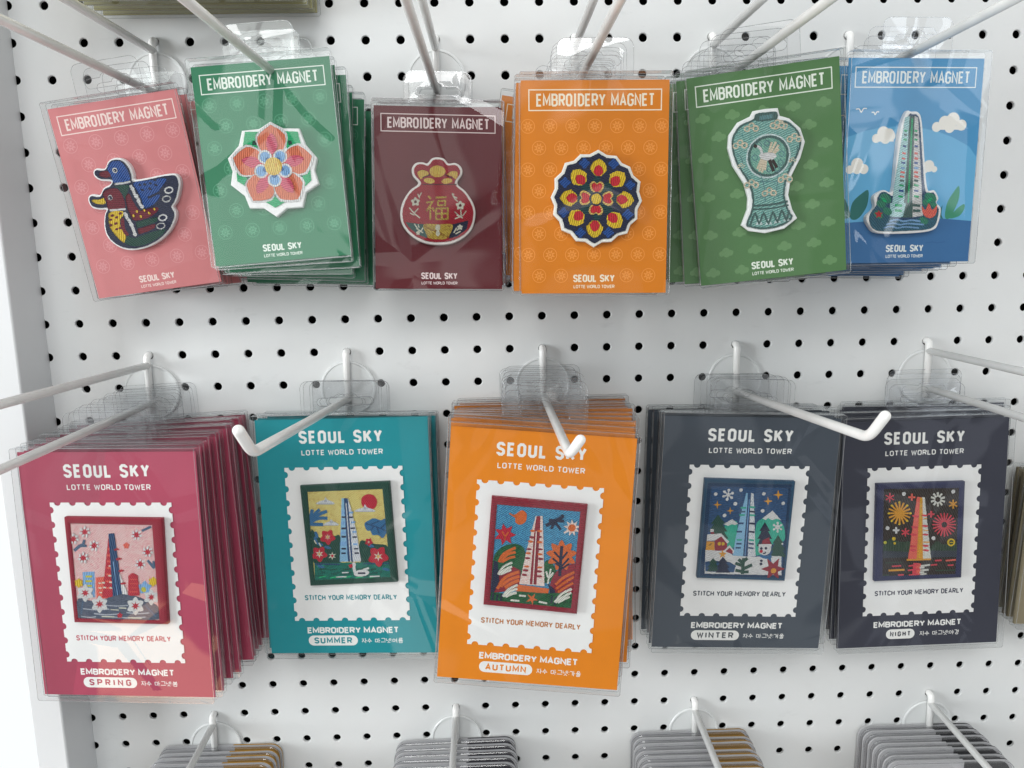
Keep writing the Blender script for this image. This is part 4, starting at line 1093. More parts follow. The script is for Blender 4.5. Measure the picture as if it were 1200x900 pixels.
# ------------------------------------------------------------------ colours and materials
def lin(h):
    v = [int(h[i:i + 2], 16) / 255 for i in (0, 2, 4)]
    return [c / 12.92 if c <= 0.04045 else ((c + 0.055) / 1.055) ** 2.4 for c in v]
PAL = dict(nv='1a2340', bl='1c4a90', mr='6e1428', wh='ece8e4', gd='0e4236', yl='e8b422', em='12b070', pc='f4704e', wp='f2e6e0', co='ec6656',
           pk='d85470', sb='7aa8d8', db='3f6ea8', cy='f0c660', md='5c0c1c', pr='a01028', cr='f0e2c4', go='f0c050', br='9a6c20', tl='0f5450', tu='2a5f74', gl2='2f8268', ic='a8d4e8',
           dt='0d3c40', rd='c01c2c', ce='8cb4aa', ct='3f605c', cb='5a8488', cl='c4dcd6', cg='86b4a2', sk='dcc8b0', bk='16140f',
           ow='f0ece4', tb='2a4a6c', lg='2c6f6a', lg2='3f9474', pp='f0c6c2', gb='5c6678', gl='aab0bc', cm='b81c34', sl='4a6480', yg='c4c040',
           nb='22446c', ye='ecd084', dg='16463a', tg='12806e', gw='d6dade', mb='2e6a98', lb='86b6e0', ab='4a96b8', gn='1c6a3c',
           cm2='8e1c30', oc='d4662a', cw='f0dcd0', wh2='f4e0cc', wn='1d3f62', ws='2b537f', tg2='35a890', oc2='e0962c', ng='28402e',
           nt='343c48', cm3='dc4654', pw='eef0e4', or_='f0b060')
PAL['or'] = 'f0b060'
GAIN = 0.92
def albedo(h, g=GAIN):
    return [min(0.80, c / g) for c in lin(h)]
MATS = {}
def new_mat(name):
    mt = bpy.data.materials.new(name); mt.use_nodes = True
    nt = mt.node_tree; nt.nodes.clear()
    out = nt.nodes.new('ShaderNodeOutputMaterial')
    return mt, nt, out
def N(nt, typ, **kw):
    n = nt.nodes.new(typ)
    for k, v in kw.items():
        if k.startswith('i_'):
            n.inputs[k[2:].replace('_', ' ')].default_value = v
        else: setattr(n, k, v)
    return n
def principled(nt, out, c, rough=0.5, spec=0.5):
    b = nt.nodes.new('ShaderNodeBsdfPrincipled')
    b.inputs['Base Color'].default_value = (*c[:3], 1)
    b.inputs['Roughness'].default_value = rough
    b.inputs['Specular IOR Level'].default_value = spec
    nt.links.new(b.outputs[0], out.inputs[0])
    return b
def painted(name, c, rough=0.45, bump=0.0, scale=900, var=0.06, vscale=14, spec=0.4):
    if name in MATS: return MATS[name]
    mt, nt, out = new_mat(name)
    b = principled(nt, out, c, rough, spec)
    tc = N(nt, 'ShaderNodeTexCoord')
    no = N(nt, 'ShaderNodeTexNoise'); no.inputs['Scale'].default_value = vscale; no.inputs['Detail'].default_value = 6
    nt.links.new(tc.outputs['Object'], no.inputs['Vector'])
    mr = N(nt, 'ShaderNodeMapRange'); nt.links.new(no.outputs[0], mr.inputs[0])
    mr.inputs[1].default_value = 0.3; mr.inputs[2].default_value = 0.7
    mr.inputs[3].default_value = 1 - var; mr.inputs[4].default_value = 1 + var
    vm = N(nt, 'ShaderNodeVectorMath', operation='SCALE'); vm.inputs[0].default_value = c[:3]
    nt.links.new(mr.outputs[0], vm.inputs['Scale'])
    nt.links.new(vm.outputs[0], b.inputs['Base Color'])
    if bump:
        n2 = N(nt, 'ShaderNodeTexNoise'); n2.inputs['Scale'].default_value = scale; n2.inputs['Detail'].default_value = 3
        nt.links.new(tc.outputs['Object'], n2.inputs['Vector'])
        bp = N(nt, 'ShaderNodeBump'); bp.inputs['Strength'].default_value = bump; bp.inputs['Distance'].default_value = 0.0004
        nt.links.new(n2.outputs[0], bp.inputs['Height']); nt.links.new(bp.outputs[0], b.inputs['Normal'])
    MATS[name] = mt
    return mt
def ink(h, g=1.08):
    return painted('ink_' + h, albedo(h, g), 0.55, 0.15, 1500, 0.03, 40, 0.3)
SPECKLE = {'ye': 'b0924c', 'pp': 'd08c90', 'ab': '2c6890', 'gn': '0c3020', 'wn': '14304c', 'ws': '1a3a5c', 'tg': '0a4038', 'gb': '3a4254', 'ce': '4a8480', 'cg': '4a8478', 'cy': 'c08c30', 'go': '7a5010', 'bk': '2a1c14', 'gw': '9aa4b0', 'cw': 'd0a8a0', 'pw': 'b4b4a4', 'co': 'c85044'}
def thread(key, g=0.84):
    name = 'thread_' + key
    if name in MATS: return MATS[name]
    c = albedo(PAL[key], g)
    dk = albedo(SPECKLE[key], g) if key in SPECKLE else [x * 0.72 for x in c]
    mt, nt, out = new_mat(name)
    b = principled(nt, out, c, 0.7, 0.25)
    tc = N(nt, 'ShaderNodeTexCoord')
    mp = N(nt, 'ShaderNodeMapping')
    ang = (sum(ord(ch) * (i + 3) for i, ch in enumerate(key)) * 37) % 180
    if key in ('ye', 'ab', 'pp', 'gn'): ang = 35
    mp.inputs['Rotation'].default_value = (0, math.radians(ang), 0)
    nt.links.new(tc.outputs['Object'], mp.inputs['Vector'])
    mp2 = N(nt, 'ShaderNodeMapping'); mp2.inputs['Scale'].default_value = (900, 900, 1800)
    nt.links.new(mp.outputs[0], mp2.inputs['Vector'])
    no = N(nt, 'ShaderNodeTexNoise'); no.inputs['Scale'].default_value = 1.0; no.inputs['Detail'].default_value = 2
    nt.links.new(mp2.outputs[0], no.inputs['Vector'])
    wv = N(nt, 'ShaderNodeTexWave'); wv.bands_direction = 'Z'
    wv.inputs['Scale'].default_value = 250; wv.inputs['Distortion'].default_value = 2.2
    wv.inputs['Detail'].default_value = 1; wv.inputs['Detail Scale'].default_value = 1.0
    nt.links.new(mp.outputs[0], wv.inputs['Vector'])
    mr = N(nt, 'ShaderNodeMapRange'); nt.links.new(no.outputs[0], mr.inputs[0])
    sp = key in SPECKLE
    mr.inputs[1].default_value = 0.36 if sp else 0.30
    mr.inputs[2].default_value = 0.52 if sp else 0.60
    mx = N(nt, 'ShaderNodeMix', data_type='RGBA')
    mx.inputs[6].default_value = (*dk, 1); mx.inputs[7].default_value = (*c, 1)
    wr = N(nt, 'ShaderNodeMapRange'); nt.links.new(wv.outputs[1], wr.inputs[0]); wr.inputs[3].default_value = 0.35; wr.inputs[4].default_value = 1.0  # darker between threads: groove shade mixed into the colour
    mm = N(nt, 'ShaderNodeMath', operation='MULTIPLY'); nt.links.new(mr.outputs[0], mm.inputs[0]); nt.links.new(wr.outputs[0], mm.inputs[1])
    nt.links.new(mm.outputs[0], mx.inputs[0]); nt.links.new(mx.outputs[2], b.inputs['Base Color'])
    ad = N(nt, 'ShaderNodeMath', operation='ADD')
    nt.links.new(no.outputs[0], ad.inputs[0]); nt.links.new(wv.outputs[1], ad.inputs[1])
    bp = N(nt, 'ShaderNodeBump'); bp.inputs['Strength'].default_value = 1.0; bp.inputs['Distance'].default_value = 0.0006
    b.inputs['Sheen Weight'].default_value = 0.15
    nt.links.new(ad.outputs[0], bp.inputs['Height']); nt.links.new(bp.outputs[0], b.inputs['Normal'])
    MATS[name] = mt
    return mt
def clear_plastic(name, tint, base, power, rough, warp=0.0, wscale=18, haze=0.0, graze=0.75):
    """thin clear sheet: lets light straight through, mirrors a little, more at grazing angles"""
    if name in MATS: return MATS[name]
    mt, nt, out = new_mat(name)
    tr = N(nt, 'ShaderNodeBsdfTransparent'); tr.inputs[0].default_value = (*tint, 1)
    gl = N(nt, 'ShaderNodeBsdfGlossy'); gl.inputs['Roughness'].default_value = rough
    gl.inputs[0].default_value = (0.95, 0.96, 0.97, 1)
    lw = N(nt, 'ShaderNodeLayerWeight'); lw.inputs['Blend'].default_value = 0.5
    pw = N(nt, 'ShaderNodeMath', operation='POWER'); nt.links.new(lw.outputs['Facing'], pw.inputs[0]); pw.inputs[1].default_value = power
    ma = N(nt, 'ShaderNodeMath', operation='MULTIPLY_ADD'); nt.links.new(pw.outputs[0], ma.inputs[0])
    ma.inputs[1].default_value = graze; ma.inputs[2].default_value = base
    mx = N(nt, 'ShaderNodeMixShader')
    nt.links.new(ma.outputs[0], mx.inputs[0]); nt.links.new(tr.outputs[0], mx.inputs[1]); nt.links.new(gl.outputs[0], mx.inputs[2])
    last = mx
    if haze:
        df = N(nt, 'ShaderNodeBsdfDiffuse'); df.inputs[0].default_value = (0.75, 0.76, 0.77, 1)
        m2 = N(nt, 'ShaderNodeMixShader'); m2.inputs[0].default_value = haze
        nt.links.new(mx.outputs[0], m2.inputs[1]); nt.links.new(df.outputs[0], m2.inputs[2]); last = m2
    if warp:
        oi = N(nt, 'ShaderNodeObjectInfo')
        tc = N(nt, 'ShaderNodeTexCoord')
        ad = N(nt, 'ShaderNodeVectorMath', operation='ADD')
        cmb = N(nt, 'ShaderNodeCombineXYZ')
        rm = N(nt, 'ShaderNodeMath', operation='MULTIPLY'); nt.links.new(oi.outputs['Random'], rm.inputs[0]); rm.inputs[1].default_value = 3.0
        for i in range(3): nt.links.new(rm.outputs[0], cmb.inputs[i])
        nt.links.new(tc.outputs['Object'], ad.inputs[0]); nt.links.new(cmb.outputs[0], ad.inputs[1])
        no = N(nt, 'ShaderNodeTexNoise'); no.inputs['Scale'].default_value = wscale; no.inputs['Detail'].default_value = 1.0
        no.inputs['Roughness'].default_value = 0.3
        no.inputs['Distortion'].default_value = 0.8
        nt.links.new(ad.outputs[0], no.inputs['Vector'])
        bp = N(nt, 'ShaderNodeBump'); bp.inputs['Strength'].default_value = 1.0; bp.inputs['Distance'].default_value = warp
        vo = N(nt, 'ShaderNodeTexVoronoi', feature='DISTANCE_TO_EDGE'); vo.inputs['Scale'].default_value = wscale * 1.3
        nt.links.new(ad.outputs[0], vo.inputs['Vector'])
        cr = N(nt, 'ShaderNodeMapRange'); cr.interpolation_type = 'SMOOTHSTEP'; nt.links.new(vo.outputs[0], cr.inputs[0])
        cr.inputs[1].default_value = 0.0; cr.inputs[2].default_value = 0.12; cr.inputs[3].default_value = 0.0; cr.inputs[4].default_value = 0.10
        hs = N(nt, 'ShaderNodeMath', operation='ADD'); nt.links.new(no.outputs[0], hs.inputs[0]); nt.links.new(cr.outputs[0], hs.inputs[1])
        nt.links.new(hs.outputs[0], bp.inputs['Height'])
        nt.links.new(bp.outputs[0], gl.inputs['Normal'])
    nt.links.new(last.outputs[0], out.inputs[0])
    MATS[name] = mt
    return mt
M_FILM = lambda: clear_plastic('clear_film', (0.98, 0.985, 0.985), 0.044, 4.0, 0.012, 0.0036, 9)
M_SIDE = lambda: clear_plastic('clear_side', (0.965, 0.97, 0.97), 0.03, 3.0, 0.04, 0.0, 18, 0.008, 0.25)
M_EDGE = lambda: clear_plastic('clear_edge', (0.50, 0.51, 0.52), 0.20, 2.0, 0.12, 0.0, 18, 0.10, 0.6)
M_TAB = lambda: clear_plastic('clear_tab', (0.985, 0.988, 0.99), 0.07, 3.0, 0.015, 0.003, 14, 0.006, 0.4)
M_RIM = lambda: clear_plastic('case_rim_highlight', (0.60, 0.61, 0.62), 0.30, 2.0, 0.10, 0.0, 18, 0.24, 0.5)  # white mixed into the rim stands for edge highlights
M_TABEDGE = lambda: clear_plastic('tab_edge', (0.62, 0.63, 0.64), 0.25, 2.0, 0.1, 0.0, 18, 0.12, 0.5)

# ------------------------------------------------------------------ flat art: overlapping coloured shapes become one sheet split by colour
def area2(p): return sum(p[i][0] * p[(i + 1) % len(p)][1] - p[(i + 1) % len(p)][0] * p[i][1] for i in range(len(p)))
def smooth(p, k=4):
    n = len(p); out = []
    for i in range(n):
        p0, p1, p2, p3 = p[i - 1], p[i], p[(i + 1) % n], p[(i + 2) % n]
        for j in range(k):
            t = j / k
            out.append(tuple(0.5 * (2 * p1[a] + (p2[a] - p0[a]) * t + (2 * p0[a] - 5 * p1[a] + 4 * p2[a] - p3[a]) * t * t
                                    + (3 * p1[a] - p0[a] - 3 * p2[a] + p3[a]) * t ** 3) for a in (0, 1)))
    return out
def circle(x, y, r, n=None):
    n = n or max(8, min(28, int(r * 5) + 8))
    return [(x + r * math.cos(2 * math.pi * i / n), y + r * math.sin(2 * math.pi * i / n)) for i in range(n)]
def ribbon(pts, w, closed=False, taper=False):
    """a stroke of width w as a chain of mitred quads"""
    n = len(pts); h = w / 2; L = []; R = []
    for i in range(n):
        a = pts[i - 1] if (i > 0 or closed) else None
        b = pts[i]
        c = pts[(i + 1) % n] if (i < n - 1 or closed) else None
        ds = []
        for p, q in ((a, b), (b, c)):
            if p is None or q is None: continue
            dx, dy = q[0] - p[0], q[1] - p[1]; l = math.hypot(dx, dy) or 1e-9
            ds.append((dx / l, dy / l))
        if len(ds) == 1: nx, ny, k = -ds[0][1], ds[0][0], 1.0
        else:
            nx, ny = -(ds[0][1] + ds[1][1]), ds[0][0] + ds[1][0]; l = math.hypot(nx, ny)
            if l < 0.2: nx, ny, k = -ds[0][1], ds[0][0], 1.0
            else: nx, ny, k = nx / l, ny / l, min(2.2, 2 / l)
        hh = h * k
        L.append((b[0] + nx * hh, b[1] + ny * hh)); R.append((b[0] - nx * hh, b[1] - ny * hh))
    return [[L[i], R[i], R[(i + 1) % n], L[(i + 1) % n]] for i in range(n if closed else n - 1)]
def overlay(layers, holes=()):
    """layers: [(key, [polygons])] bottom first -> points, [(triangle, layer index)]"""
    V, E, polys = [], [], []
    for li, (key, ps) in enumerate(list(layers) + [(None, [h]) for h in holes]):
        for p in ps:
            if abs(area2(p)) < 1e-5: continue
            q = [(round(x, 3), round(y, 3)) for x, y in p]
            s = len(V); n = len(q); V += [Vector(c) for c in q]
            E += [(s + i, s + (i + 1) % n) for i in range(n) if q[i] != q[(i + 1) % n]]
            polys.append((li if key is not None else -1, np.array(q)))
    vs, es, fs, _, _, _ = delaunay_2d_cdt(V, E, [], 0, 1e-6)
    vs = [tuple(v) for v in vs]
    T = np.array([list(f) for f in fs]); VA = np.array(vs); C = VA[T].mean(1)
    d1, d2 = VA[T[:, 1]] - VA[T[:, 0]], VA[T[:, 2]] - VA[T[:, 0]]
    ar = d1[:, 0] * d2[:, 1] - d1[:, 1] * d2[:, 0]
    own = np.full(len(T), -2)
    for li, q in polys:
        lo, hi = q.min(0), q.max(0)
        idx = np.nonzero(((C >= lo) & (C <= hi)).all(1))[0]
        if not len(idx): continue
        c = C[idx]; wind = np.zeros(len(idx), int)
        a, b = q, np.roll(q, -1, 0)
        for (x0, y0), (x1, y1) in zip(a, b):
            side = (x1 - x0) * (c[:, 1] - y0) - (c[:, 0] - x0) * (y1 - y0)
            wind += ((y0 <= c[:, 1]) & (y1 > c[:, 1]) & (side > 0)).astype(int) - ((y0 > c[:, 1]) & (y1 <= c[:, 1]) & (side < 0)).astype(int)
        hit = idx[wind != 0]
        if li < 0: own[hit] = 10 ** 6
        else: own[hit] = np.maximum(own[hit], li)
    tris = []
    for f, o, k in zip(T.tolist(), own.tolist(), ar.tolist()):
        if o < 0 or o == 10 ** 6 or abs(k) < 1e-9: continue
        tris.append((f if k > 0 else f[::-1], o))
    return vs, tris
FR = random.Random(3)
def fray(p, step=0.75, amp=0.13):
    """uneven satin-stitch edge"""
    out = []
    for i in range(len(p)):
        a, b = p[i], p[(i + 1) % len(p)]; L = math.hypot(b[0] - a[0], b[1] - a[1]); k = max(1, int(L / step))
        for j in range(k):
            t = j / k; out.append((a[0] + (b[0] - a[0]) * t + FR.uniform(-amp, amp), a[1] + (b[1] - a[1]) * t + FR.uniform(-amp, amp)))
    return out
def shapes(art, ragged=False):
    """ART entries (0.1 mm) -> layers in mm"""
    out = []
    for kind, key, w, q in art:
        pts = [(q[i] / 10, q[i + 1] / 10) for i in range(0, len(q), 2)]
        if kind == 'p': polys = [pts]
        elif kind == 's': polys = [smooth(pts)]
        elif kind == 'c': polys = [circle(*pts[0], w)]
        else:
            polys = None
        if polys is not None and ragged:
            polys = [fray(p) for p in polys]
        elif polys is None:
            if len(pts) > 2:
                dn = []
                for i in range(len(pts) - 1):   # rounder bends
                    p0 = pts[max(0, i - 1)]; p1 = pts[i]; p2 = pts[i + 1]; p3 = pts[min(len(pts) - 1, i + 2)]
                    for j in range(3):
                        t = j / 3
                        dn.append(tuple(0.5 * (2 * p1[a] + (p2[a] - p0[a]) * t + (2 * p0[a] - 5 * p1[a] + 4 * p2[a] - p3[a]) * t * t
                                               + (3 * p1[a] - p0[a] - 3 * p2[a] + p3[a]) * t ** 3) for a in (0, 1)))
                dn.append(pts[-1]); use = dn if key not in ('go',) else pts
            else: use = pts
            polys = ribbon(use, w)
        out.append((key, polys))
    return out

# lettering: capital letters as strokes in a unit box
GL = {
 'A': (1.1, [[(0, 0), (.5, 1), (1, 0)], [(.19, .3), (.81, .3)]]),
 'B': (1, [[(0, 0), (0, 1), (.68, 1), (.95, .9), (.95, .64), (.72, .53), (0, .53)], [(.72, .53), (1, .42), (1, .12), (.7, 0), (-.001, 0)]]),
 'C': (1, [[(1, .78), (1, .85), (.72, 1), (.28, 1), (0, .85), (0, .15), (.28, 0), (.72, 0), (1, .15), (1, .22)]]),
 'D': (1, [[(0, 0), (0, 1), (.62, 1), (1, .82), (1, .18), (.62, 0), (-.001, 0)]]),
 'E': (.85, [[(1, 1), (0, 1), (0, 0), (1, 0)], [(0, .52), (.88, .52)]]),
 'G': (1, [[(1, .78), (1, .85), (.72, 1), (.28, 1), (0, .85), (0, .15), (.28, 0), (.72, 0), (1, .15), (1, .48), (.55, .48)]]),
 'H': (1, [[(0, 0), (0, 1)], [(1, 0), (1, 1)], [(0, .5), (1, .5)]]),
 'I': (.02, [[(.5, 0), (.5, 1)]]),
 'J': (.7, [[(1, 1), (1, .15), (.7, 0), (.3, 0), (0, .15)]]),
 'K': (1.02, [[(0, 0), (0, 1)], [(1, 1), (.02, .36)], [(.36, .58), (1, 0)]]),
 'L': (.82, [[(0, 1), (0, 0), (1, 0)]]),
 'M': (1.3, [[(0, 0), (0, 1), (.5, .22), (1, 1), (1, 0)]]),
 'N': (1.05, [[(0, 0), (0, 1), (1, 0), (1, 1)]]),
 'O': (1, [[(.28, 0), (.72, 0), (1, .15), (1, .85), (.72, 1), (.28, 1), (0, .85), (0, .15), (.28, 0), (.5, 0)]]),
 'P': (1, [[(0, 0), (0, 1), (.7, 1), (1, .88), (1, .58), (.7, .46), (0, .46)]]),
 'R': (1, [[(0, 0), (0, 1), (.7, 1), (1, .88), (1, .6), (.7, .48), (0, .48)], [(.5, .48), (1, 0)]]),
 'S': (.95, [[(1, .8), (1, .86), (.72, 1), (.28, 1), (0, .86), (0, .66), (.25, .54), (.75, .46), (1, .34), (1, .14), (.72, 0), (.28, 0), (0, .14), (0, .2)]]),
 'T': (.95, [[(0, 1), (1, 1)], [(.5, 1), (.5, 0)]]),
 'U': (1, [[(0, 1), (0, .15), (.28, 0), (.72, 0), (1, .15), (1, 1)]]),
 'V': (1.1, [[(0, 1), (.5, 0), (1, 1)]]),
 'W': (1.5, [[(0, 1), (.25, 0), (.5, .86), (.75, 0), (1, 1)]]),
 'Y': (1.05, [[(0, 1), (.5, .45), (1, 1)], [(.5, .45), (.5, 0)]]),
 ' ': (.45, []),
 ':': (.02, [[(.5, .2), (.5, .32)], [(.5, .62), (.5, .74)]]),
}
GL['|'] = (.45, [[(0, 0), (1, 0)], [(0, 1), (1, 1)], [(.5, 0), (.5, 1)]])   # an I with serifs
# Korean syllables as strokes in a unit box
CI = [(.5, .98), (.3, .9), (.25, .75), (.3, .6), (.5, .52), (.7, .6), (.75, .75), (.7, .9), (.5, .98), (.4, .96)]
def sc(p, x0, y0, x1, y1): return [[(x0 + (x1 - x0) * x, y0 + (y1 - y0) * y) for x, y in s] for s in p]
ja = {'j': [[(0, 1), (1, 1)], [(.5, 1), (.45, .6), (0, 0)], [(.5, .6), (1, 0)]], 's': [[(.5, 1), (.45, .55), (0, 0)], [(.48, .55), (1, 0)]],
      'm': [[(0, 0), (0, 1), (1, 1), (1, 0), (-.001, 0)]], 'g': [[(0, 1), (1, 1), (1, 0)]], 'n': [[(0, 1), (0, 0), (1, 0)]],
      'b': [[(0, 1), (0, 0), (1, 0), (1, 1)], [(0, .5), (1, .5)]], 'l': [[(0, 1), (1, 1), (1, .5), (0, .5), (0, 0), (1, 0)]],
      'o': [[(.5, 1), (.15, .85), (0, .5), (.15, .15), (.5, 0), (.85, .15), (1, .5), (.85, .85), (.5, 1), (.4, .97)]]}
KO = {
 '자': sc(ja['j'], 0, .15, .52, .85) + [[(.75, 0), (.75, 1)], [(.75, .5), (1, .5)]],
 '수': sc(ja['s'], .2, .5, .8, 1) + [[(0, .38), (1, .38)], [(.5, .38), (.5, 0)]],
 '마': sc(ja['m'], 0, .2, .48, .8) + [[(.75, 0), (.75, 1)], [(.75, .5), (1, .5)]],
 '그': sc(ja['g'], .15, .4, .85, .95) + [[(0, .18), (1, .18)]],
 '넷': sc(ja['n'], 0, .5, .42, .95) + [[(.45, .72), (.66, .72)], [(.66, .4), (.66, 1)], [(.9, .4), (.9, 1)]] + sc(ja['s'], .2, 0, .8, .36),
 '봄': sc(ja['b'], .2, .68, .8, 1) + [[(.5, .68), (.5, .5)], [(0, .5), (1, .5)]] + sc(ja['m'], .2, 0, .8, .34),
 '여': sc(ja['o'], 0, .22, .48, .82) + [[(.85, 0), (.85, 1)], [(.55, .65), (.85, .65)], [(.55, .4), (.85, .4)]],
 '름': sc(ja['l'], .2, .62, .8, 1) + [[(0, .48), (1, .48)]] + sc(ja['m'], .2, 0, .8, .33),
 '가': sc(ja['g'], 0, .15, .5, .88) + [[(.75, 0), (.75, 1)], [(.75, .5), (1, .5)]],
 '을': sc(ja['o'], .25, .66, .75, 1) + [[(0, .54), (1, .54)]] + sc(ja['l'], .2, 0, .8, .4),
 '겨': sc(ja['g'], 0, .15, .5, .88) + [[(.85, 0), (.85, 1)], [(.58, .65), (.85, .65)], [(.5, .42), (.85, .42)]],
 '울': sc(ja['o'], .25, .7, .75, 1) + [[(0, .6), (1, .6)], [(.5, .6), (.5, .46)]] + sc(ja['l'], .2, 0, .8, .38),
 '야': sc(ja['o'], 0, .22, .5, .82) + [[(.75, 0), (.75, 1)], [(.75, .65), (1, .65)], [(.75, .38), (1, .38)]],
 '경': sc(ja['g'], 0, .5, .48, .98) + [[(.85, .42), (.85, 1)], [(.55, .84), (.85, .84)], [(.52, .64), (.85, .64)]] + sc(ja['o'], .25, 0, .78, .36),
}
def text(s, x0, x1, z0, h, t, fw=0.46, bold_space=0.0):
    """strokes of a word fitted between x0 and x1, capital height h, stroke t"""
    ws = []
    for ch in s:
        if ch in KO: ws.append(h * 1.0)
        else:
            g = GL[ch][0]; ws.append(g * h * fw + t if ch != ' ' else h * 0.32)
    gap = (x1 - x0 - sum(ws)) / max(1, len(s) - 1)
    out = []; x = x0
    for ch, w in zip(s, ws):
        if ch in KO:
            for st in KO[ch]: out += ribbon([(x + t / 2 + (w - t) * a, z0 + t / 2 + (h - t) * b) for a, b in st], t)
        else:
            for st in GL[ch][1]: out += ribbon([(x + t / 2 + (w - t) * a, z0 + t / 2 + (h - t) * b) for a, b in st], t)
        x += w + gap
    return out

# ------------------------------------------------------------------ mesh helpers
class MB:
    def __init__(self): self.v = []; self.f = []; self.m = []; self.mats = []
    def mi(self, mat):
        if mat not in self.mats: self.mats.append(mat)
        return self.mats.index(mat)
    def face(self, pts, mat):
        s = len(self.v); self.v += [tuple(p) for p in pts]; self.f.append(list(range(s, len(self.v)))); self.m.append(self.mi(mat))
    def mesh(self, vs, fs, mat):
        s = len(self.v); self.v += [tuple(p) for p in vs]; k = self.mi(mat)
        for f in fs: self.f.append([i + s for i in f]); self.m.append(k)
    def box(self, a, b, mat):
        x0, y0, z0 = a; x1, y1, z1 = b
        vs = [(x, y, z) for x in (x0, x1) for y in (y0, y1) for z in (z0, z1)]
        self.mesh(vs, [(0, 1, 3, 2), (4, 6, 7, 5), (0, 4, 5, 1), (2, 3, 7, 6), (0, 2, 6, 4), (1, 5, 7, 3)], mat)
    def tube(self, path, r, mat, n=12, closed=False, cap=True, round_end=False):
        P = [Vector(p) for p in path]; k = len(P); rings = []
        up = None; radii = [r] * k
        if round_end:      # swell shut at the far end
            d = (P[-1] - P[-2]).normalized(); e = P[-1]
            for t in (0.35, 0.65, 0.88, 1.0):
                P.append(e + d * r * t); radii.append(r * math.sqrt(max(0.0004, 1 - t * t)))
            k = len(P)
        for i in range(k):
            a = P[i - 1] if (i or closed) else P[i]; b = P[(i + 1) % k] if (i < k - 1 or closed) else P[i]
            d = (b - a).normalized()
            if up is None:
                up = Vector((0, 0, 1)) if abs(d.z) < 0.9 else Vector((1, 0, 0))
            u = (up - d * up.dot(d)).normalized(); up = u; w = d.cross(u)
            rings.append([P[i] + (u * math.cos(2 * math.pi * j / n) + w * math.sin(2 * math.pi * j / n)) * radii[i] for j in range(n)])
        vs = [p for rg in rings for p in rg]; fs = []
        for i in range(k if closed else k - 1):
            o1 = i * n; o2 = ((i + 1) % k) * n
            fs += [(o1 + j, o1 + (j + 1) % n, o2 + (j + 1) % n, o2 + j) for j in range(n)]
        if not closed and cap: fs += [list(range(n))[::-1], [(k - 1) * n + j for j in range(n)]]
        self.mesh(vs, fs, mat)
    def data(self, name, smooth=False):
        me = bpy.data.meshes.new(name)
        me.from_pydata(self.v, [], self.f)
        for mt in self.mats: me.materials.append(mt)
        me.polygons.foreach_set('material_index', self.m)
        if smooth: me.polygons.foreach_set('use_smooth', [True] * len(self.f))
        me.validate(); me.update()
        return me
    def obj(self, name, parent=None, smooth=False):
        return link(name, self.data(name, smooth), parent)
def link(name, data, parent=None):
    o = bpy.data.objects.new(name, data); COL.objects.link(o); o.parent = parent
    return o
def thing(name, label, cat, group=None, matrix=None):
    o = link(name, None); o.empty_display_size = 0.01
    o['label'] = label; o['category'] = cat
    if group: o['group'] = group
    if matrix is not None: o.matrix_world = matrix
    return o
def tag(o, label=None, cat=None, group=None, kind=None):
    for k, v in (('label', label), ('category', cat), ('group', group), ('kind', kind)):
        if v: o[k] = v
    return o
MM = 0.001
def sheet(mb, vs, tris, matfn, y):
    """flat art facing -Y at depth y (mm)"""
    groups = {}
    for f, li in tris: groups.setdefault(li, []).append(f)
    pts = [(x * MM, y * MM, z * MM) for x, z in vs]
    s = len(mb.v); mb.v += pts
    for li, fs in groups.items():
        k = mb.mi(matfn(li))
        for f in fs: mb.f.append([i + s for i in f]); mb.m.append(k)
def relief(mb, vs, tris, matfn, y, hfn):
    """like sheet, each colour raised by its own height with little side walls"""
    edges = {}
    for f, li in tris:
        for a, b in zip(f, f[1:] + f[:1]): edges[(a, b)] = li
    cache = {}
    def vid(i, h):
        if (i, h) not in cache:
            cache[(i, h)] = len(mb.v); mb.v.append((vs[i][0] * MM, (y - h) * MM, vs[i][1] * MM))
        return cache[(i, h)]
    for f, li in tris:
        h = hfn(li); k = mb.mi(matfn(li))
        mb.f.append([vid(i, h) for i in f]); mb.m.append(k)
        for a, b in zip(f, f[1:] + f[:1]):
            o = edges.get((b, a)); ho = hfn(o) if o is not None else -0.3
            if o is None or ho < h - 1e-6:
                mb.f.append([vid(a, h), vid(a, ho), vid(b, ho), vid(b, h)]); mb.m.append(k)
def outset(p, d):
    if area2(p) < 0: p = p[::-1]
    n = len(p); out = []
    for i in range(n):
        a, b, c = p[i - 1], p[i], p[(i + 1) % n]
        def nr(u, v):
            dx, dy = v[0] - u[0], v[1] - u[1]; l = math.hypot(dx, dy) or 1e-9
            return dy / l, -dx / l
        n1, n2 = nr(a, b), nr(b, c); mx, my = n1[0] + n2[0], n1[1] + n2[1]; l = math.hypot(mx, my) or 1e-9
        k = d / max(0.5, l / 2); out.append((b[0] + mx / l * k, b[1] + my / l * k))
    return out
def slab(mb, outline, y0, y1, mat, bev=0.5):
    """thick plate from y0 (back) to y1 (front, towards -Y) with a rounded front edge, all in mm"""
    if area2(outline) < 0: outline = outline[::-1]
    prof = [(0, y0), (0, y1 + bev), (-bev * 0.3, y1 + bev * 0.3), (-bev, y1)]
    rings = [[(x * MM, y * MM, z * MM) for x, z in (outset(outline, d) if d else outline)] for d, y in prof]
    n = len(outline); vs = [p for rg in rings for p in rg]; fs = []
    for k in range(len(rings) - 1):
        fs += [(k * n + i, k * n + (i + 1) % n, (k + 1) * n + (i + 1) % n, (k + 1) * n + i) for i in range(n)]
    mb.mesh(vs, fs, mat)
    for yy, o in ((y1, outset(outline, -bev)), (y0, outline)):
        v2, t2 = overlay([('a', [o])]); sheet(mb, v2, t2, lambda li: mat, yy)
